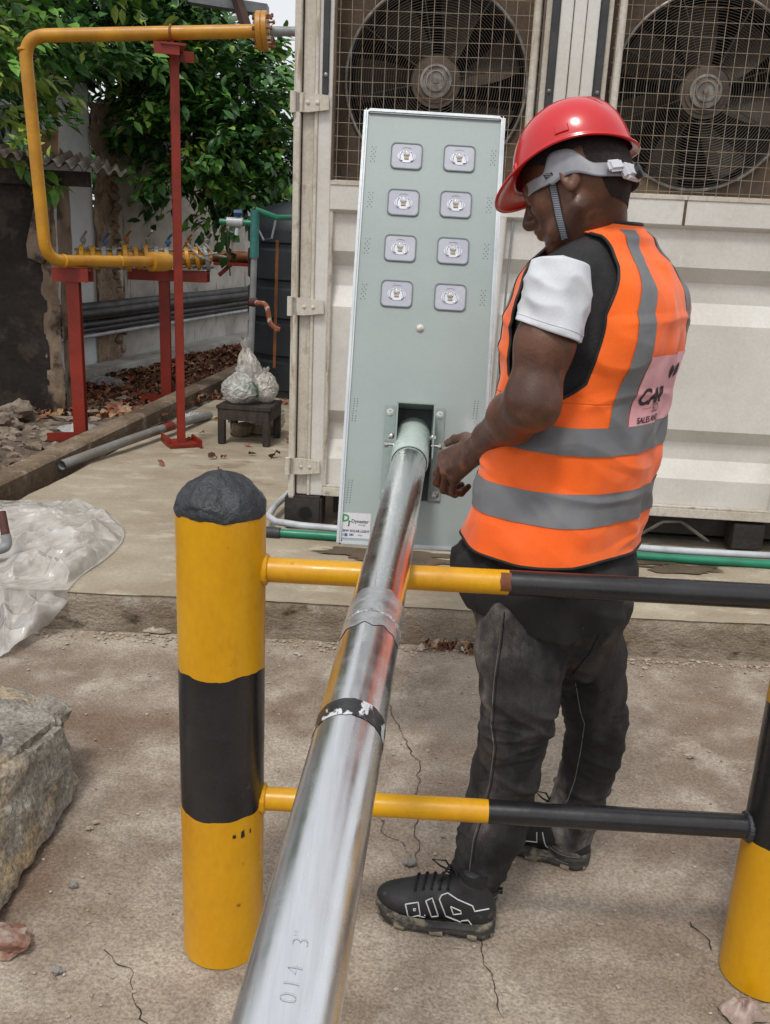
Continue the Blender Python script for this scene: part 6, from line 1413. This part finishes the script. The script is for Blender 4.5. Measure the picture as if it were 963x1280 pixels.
for i, v in enumerate(Vj):
    w = .10
    for c, s in ((kn1, .085), (kn2, .085), (ak1, .08), (ak2, .09), (cr_, .08)):
        w += 1.0 * math.exp(-((v[0] - c.x) ** 2 + (v[1] - c.y) ** 2 + (v[2] - c.z) ** 2) / (s * s))
    w = min(w, 1.0); q = mnoise.noise(Vector((v[0] * 7 + v[2] * 7, v[1] * 5 - v[2] * 3, v[2] * 15 + v[0] * 6))); q2 = mnoise.noise(Vector((v[0] * 9 - v[2] * 7, v[1] * 9, v[2] * 24 + 5)))
    disp[i] = w * (.013 * max(-.2, 1 - 6 * abs(q)) + .006 * max(-.2, 1 - 6 * abs(q2))) + .0035 * max(0, 1 - 8 * abs(mnoise.noise(Vector((v[0] * 4 + v[2] * 5, v[1] * 4, v[2] * 5 + 2))))) + .003 * mnoise.noise(Vector((v[0] * 7, v[1] * 7, v[2] * 5)))
Vj = Vj + Nj * disp[:, None]
jeans = np_obj('jeans', Vj, Fj, m_jean, man)
BJ = BVHTree.FromPolygons([tuple(v) for v in Vj], [tuple(int(i) for i in f) for f in Fj])
def onj(tree, px, py, o=.0012):
    l0, n_, i_, d_ = tree.ray_cast(CO, ray(px, py).normalized()); return (l0 + n_ * o, n_) if l0 else (None, None)
m_seam = pmat('grey_stitching', hx('6a6660'), fine=.2, rough=.8, bump=0); m_fold = pmat('dark_seam', hx('151414'), fine=.2, rough=.9, bump=0)
def proj_line(tree, pts, r, name, mat, par, step=4, dash=0, close=False):
    if close: pts = pts + [pts[0]]
    out = []
    for (x0, y0), (x1, y1) in zip(pts, pts[1:]):
        n = max(1, int(math.hypot(x1 - x0, y1 - y0) / step))
        for k in range(n):
            q, n_ = onj(tree, x0 + (x1 - x0) * k / n, y0 + (y1 - y0) * k / n, r * .5); 
            if q: out.append(q)
    q, n_ = onj(tree, *pts[-1], r * .5)
    if q: out.append(q)
    if len(out) < 2: return
    mb = MB()
    if dash:
        i = 0
        while i < len(out) - 1: mb.tube(out[i:i + 2], r, 5); i += 2
    else:
        run = [out[0]]
        for p in out[1:]:
            if (p - run[-1]).length > .05:
                if len(run) > 1: mb.tube(run, r, 6)
                run = [p]
            else: run.append(p)
        if len(run) > 1: mb.tube(run, r, 6)
    if mb.v: mb.build(name, mat, par)
proj_line(BJ, [(628, 765), (625, 800), (618, 850), (614, 905), (618, 935), (612, 980), (604, 1010), (592, 1050), (588, 1080), (586, 1100)], .0011, 'side_seam', m_seam, jeans)
proj_line(BJ, [(631, 765), (628, 800), (621, 850), (617, 905), (621, 935), (615, 980), (607, 1010), (595, 1050), (591, 1080)], .0014, 'side_seam', m_fold, jeans)
proj_line(BJ, [(718, 845), (726, 890), (731, 905), (726, 940), (719, 975), (710, 1000), (702, 1012)], .0011, 'side_seam', m_seam, jeans)
for off in (0, 4):
    proj_line(BJ, [(679 + off, 775), (681 + off, 792 - off * .3), (704, 803 - off), (720, 792 - off * .6), (735 - off, 780)], .0009, 'pocket_stitching', m_seam, jeans, 3, 1)
proj_line(BJ, [(757, 765), (750, 790), (738, 815), (722, 835), (712, 850)], .0018, 'back_seam', m_fold, jeans)
# turned cuffs
def cuff(ch, par):
    a = P(*ch[-2][0], ch[-2][1]); b = P(*ch[-1][0], ch[-1][1]); ax = (b - a).normalized(); e1 = (Vector((1, 0, 0)) - ax * ax.x).normalized(); e2 = ax.cross(e1); r = ch[-1][2]
    mb = MB(); mb.grid(lambda u, v: b + ax * (-.004 + .030 * v) + (e1 * math.cos(6.28318 * u) * (1 + .03 * math.sin(12 * u)) + e2 * math.sin(6.28318 * u)) * (r + .004 + .002 * math.sin(v * 3.1) + .002 * nz((math.cos(6.28 * u) * 2, math.sin(6.28 * u) * 2, v * 2), 2)), 60, 10, cu=True)
    o = mb.build('cuff', m_jean, par); q = o.modifiers.new('t', 'SOLIDIFY'); q.thickness = .004
    for z in (.004, .024):
        mb = MB(); mb.tube([b + ax * z + (e1 * math.cos(t) + e2 * math.sin(t)) * (r + .0075) for t in [k * math.pi / 30 for k in range(61)]], .0008, 5, cap=False); mb.build('stitching', m_seam, o)
    return b, ax, e1, e2
cb = cuff(NL, jeans); cuff(FL, jeans)
mb = MB(); q = P(621, 1110, 1.79); mb.tube([q, q + Vector((.012, -.005, .002)), q + Vector((.012, -.005, -.008)), q + Vector((.0, -.003, -.008))], .004, 8); mb.build('heel_loop', m_trim, jeans)

# --- shoes
m_up = pmat('black_trainer', hx('1b1b1d'), hx('262628'), 14, .35, .65, c3=hx('5a5650'), s3=24, lo3=.6, hi3=.78, fine=.2, fs=200, rough=.6, bump=.35, bs=160, bd=.002)
m_sole = pmat('dusty_sole', hx('3a3835'), hx('2a2927'), 22, .4, .6, c3=hx('7b7162'), s3=18, lo3=.52, hi3=.66, fine=.2, rough=.8, bump=.4, bs=80)
m_soleb = pmat('tan_tread', hx('8a7d6a'), hx('6d6253'), 20, fine=.2, rough=.85, bump=.3)
m_wl = pmat('white_outline', hx('c6c9cc'), fine=.05, rough=.5, bump=0); m_lace = pmat('black_lace', hx('141415'), fine=.1, rough=.8, bump=.2, bs=200)
def shoe(heel, toe, ank, nm):
    heel = Vector(heel); toe = Vector(toe); fx = (toe - heel); fx.z = 0; Ls = fx.length; fx.normalize(); fy = Vector((-fx.y, fx.x, 0)); R = Matrix((fx, fy, Vector((0, 0, 1)))).transposed(); k = Ls / .295
    def A(x, y, z): return heel + fx * x * k + fy * y * k + Vector((0, 0, z * k))
    sr = empty if 0 else None
    q = Field(v3(heel.lerp(toe, .5)) - [.22, .2, .03], v3(heel.lerp(toe, .5)) + [.22, .2, .22], .0032)
    q.ell(A(.215, .004, .050), (.080 * k, .049 * k, .036 * k), R, .0); q.ell(A(.15, 0, .066), (.10 * k, .045 * k, .050 * k), R @ Matrix.Rotation(.12, 3, 'Y'), .02)
    q.ell(A(.06, 0, .065), (.058 * k, .041 * k, .058 * k), R, .02); q.cap(A(.055, 0, .09), A(.062, 0, .125), .036 * k, .038 * k, .02); q.cap(A(.10, 0, .10), A(.17, 0, .075), .030 * k, .030 * k, .02)
    q.cap(A(.03, 0, .03), A(.03, 0, .055), .030 * k, .030 * k, .02)
    V, F_ = q.mesh(); V = smooth_np(V, F_, 2); V[:, 2] = np.maximum(V[:, 2], .012)
    up_ = np_obj('shoe', V, F_, m_up, man)
    T_ = BVHTree.FromPolygons([tuple(v) for v in V], [tuple(int(i) for i in f) for f in F_])
    def half(x):      # sole half width
        x = max(0, min(1, x)); return (.010 + .036 * math.sqrt(max(0, 1 - (1 - min(1, x / .14)) ** 2)) + .012 * math.sin(math.pi * min(1, max(0, (x - .3) / .7))) ) * math.sqrt(max(.0, 1 - max(0, (x - .78) / .22) ** 2.4)) + .0005
    def outline(t, o=0.0):    # 0..1 round the sole
        if t < .5: x = 2 * t; s = 1
        else: x = 2 - 2 * t; s = -1
        xx = .5 - .5 * math.cos(math.pi * x); return (xx * .297 - .004 + (o if xx > .98 else 0), s * (half(xx) + o) + .004 * xx)
    mb = MB()
    def sf_(u, v):
        prof = [(-.004, 0), (.001, .004), (.003, .012), (.0015, .017), (.003, .023), (-.002, .028), (-.012, .031)]; kk = v * (len(prof) - 1); i = min(int(kk), len(prof) - 2); f = kk - i
        o = prof[i][0] * (1 - f) + prof[i + 1][0] * f; z = prof[i][1] * (1 - f) + prof[i + 1][1] * f; x, y = outline(u, o + .0015 * math.sin(u * 2 * math.pi * 13) * (1 if z < .02 else 0)); spring = .016 * max(0, (x - .2) / .09) ** 2
        zz_ = z + spring + (.010 * max(0, 1 - x / .07) if z > .02 else 0)
        return A(x, y, zz_)
    mb.grid(sf_, 160, 19, cu=True); so_ = mb.build('sole', m_sole, up_, ang=70)
    mb2 = MB(); mb2.add([A(*outline(i / 80, -.003), .0012) for i in range(80)], [list(range(80))]); mb2.build('outsole', m_soleb, so_)
    for i in range(9):       # lighter tread blocks along the near side
        for sgn in (1, -1):
            u0 = (.03 + i * .052) if sgn == 1 else 1 - (.03 + i * .052)
            mb = MB()
            def tb(u, v):
                uu = u0 + (u - .5) * .034; x, y = outline(uu, .0055 - .002 * abs(2 * v - 1)); return A(x, y, .001 + .011 * v + .016 * max(0, (x - .2) / .09) ** 2)
            mb.grid(tb, 6, 4); mb.grid(lambda u, v: tb(u, 1) + Vector((0, 0, .0)) + (A(*outline(u0 + (u - .5) * .034, -.001), .013) - tb(u, 1)) * v, 6, 2)
            if i % 2 == 0: mb.build('tread_block', m_soleb, so_)
    return up_, T_, A, so_
sh1, T1_, A1, so1 = shoe(G(620, 1174, 0) + Vector((-.004, .030, 0)), G(471, 1140, 0) + Vector((0, .018, 0)), None, 'near')
h2 = G(742, 1092, 0) + Vector((-.01, .035, 0)); sh2, T2_, A2, so2 = shoe(h2, h2 + Vector((-.88, .42, 0)).normalized() * .285, None, 'far')
fq = lambda L: [(440 + x / 2.832, 1026 + y / 2.832) for x, y in L]
cq = lambda L: [(440 + x / 2.832, 1020 + y / 2.832) for x, y in L]
for Lq in ([(485, 328), (435, 337), (428, 318), (375, 295), (340, 272), (318, 280), (310, 295), (345, 385), (375, 388), (390, 370), (412, 368), (445, 412)], [(350, 320), (385, 335), (388, 345), (360, 348), (350, 320)], [(262, 300), (285, 290), (312, 370), (290, 378), (262, 300)], [(190, 312), (235, 305), (242, 350), (200, 358), (190, 312)], [(218, 328), (226, 328), (226, 334), (219, 334), (218, 328)], [(232, 352), (236, 372), (262, 372), (258, 350)]):
    proj_line(T1_, cq(Lq), .0015, 'white_outline', m_wl, sh1, 2)
for Lq in ([(600, 38), (612, 70), (655, 75), (655, 40)], [(675, 40), (682, 75), (690, 95), (735, 95), (762, 140)], [(715, 42), (755, 78), (838, 80)]):
    proj_line(T2_, fq(Lq), .0015, 'white_outline', m_wl, sh2, 2)
for (A_, s_) in ((A1, sh1), (A2, sh2)):
    TT = T1_ if s_ is sh1 else T2_
    def drop(x, y, o=.003):
        p = A_(x, y, .3); l0, n_, i_, d_ = TT.ray_cast(p, Vector((0, 0, -1))); return (l0 + n_ * o) if l0 else A_(x, y, .1)
    for i in range(5):
        x = .115 + i * .020; mb = MB(); mb.tube([drop(x + (.008 if j % 2 else 0) * 0, -.028 + .056 * j / 6) for j in range(7)], .0028, 6); mb.build('lace', m_lace, s_)
        for s in (-1, 1):
            mb = MB(); p = drop(x, s * .029, .001); mb.lathe(p, (0, 0, 1), [(.004, -.001), (.004, .0015), (.002, .002)], 8); mb.build('eyelet', m_trim, s_)
    k0 = drop(.105, -.005, .006)
    for dx, dy, dz in ((.02, -.045, .018), (.05, -.02, .03), (-.01, -.05, -.01), (.035, -.055, -.008)):
        mb = MB(); fx_ = (A_(1, 0, 0) - A_(0, 0, 0)).normalized(); fy_ = Vector((0, -1, 0)); e = k0 + fx_ * dx + Vector((0, dy * .5, 0)) + Vector((0, 0, dz)); mb.tube([k0, k0.lerp(e, .4) + Vector((0, 0, .018)), e, k0.lerp(e, .6) + Vector((0, 0, -.004)), k0 + Vector((.004, 0, 0))], .0024, 6); mb.build('lace_bow', m_lace, s_)
    # sock / tongue hidden inside the cuff
    mb = MB(); mb.tube([A_(.06, 0, .10), A_(.058, 0, .155)], .033, 20); mb.build('sock', m_trim, s_)
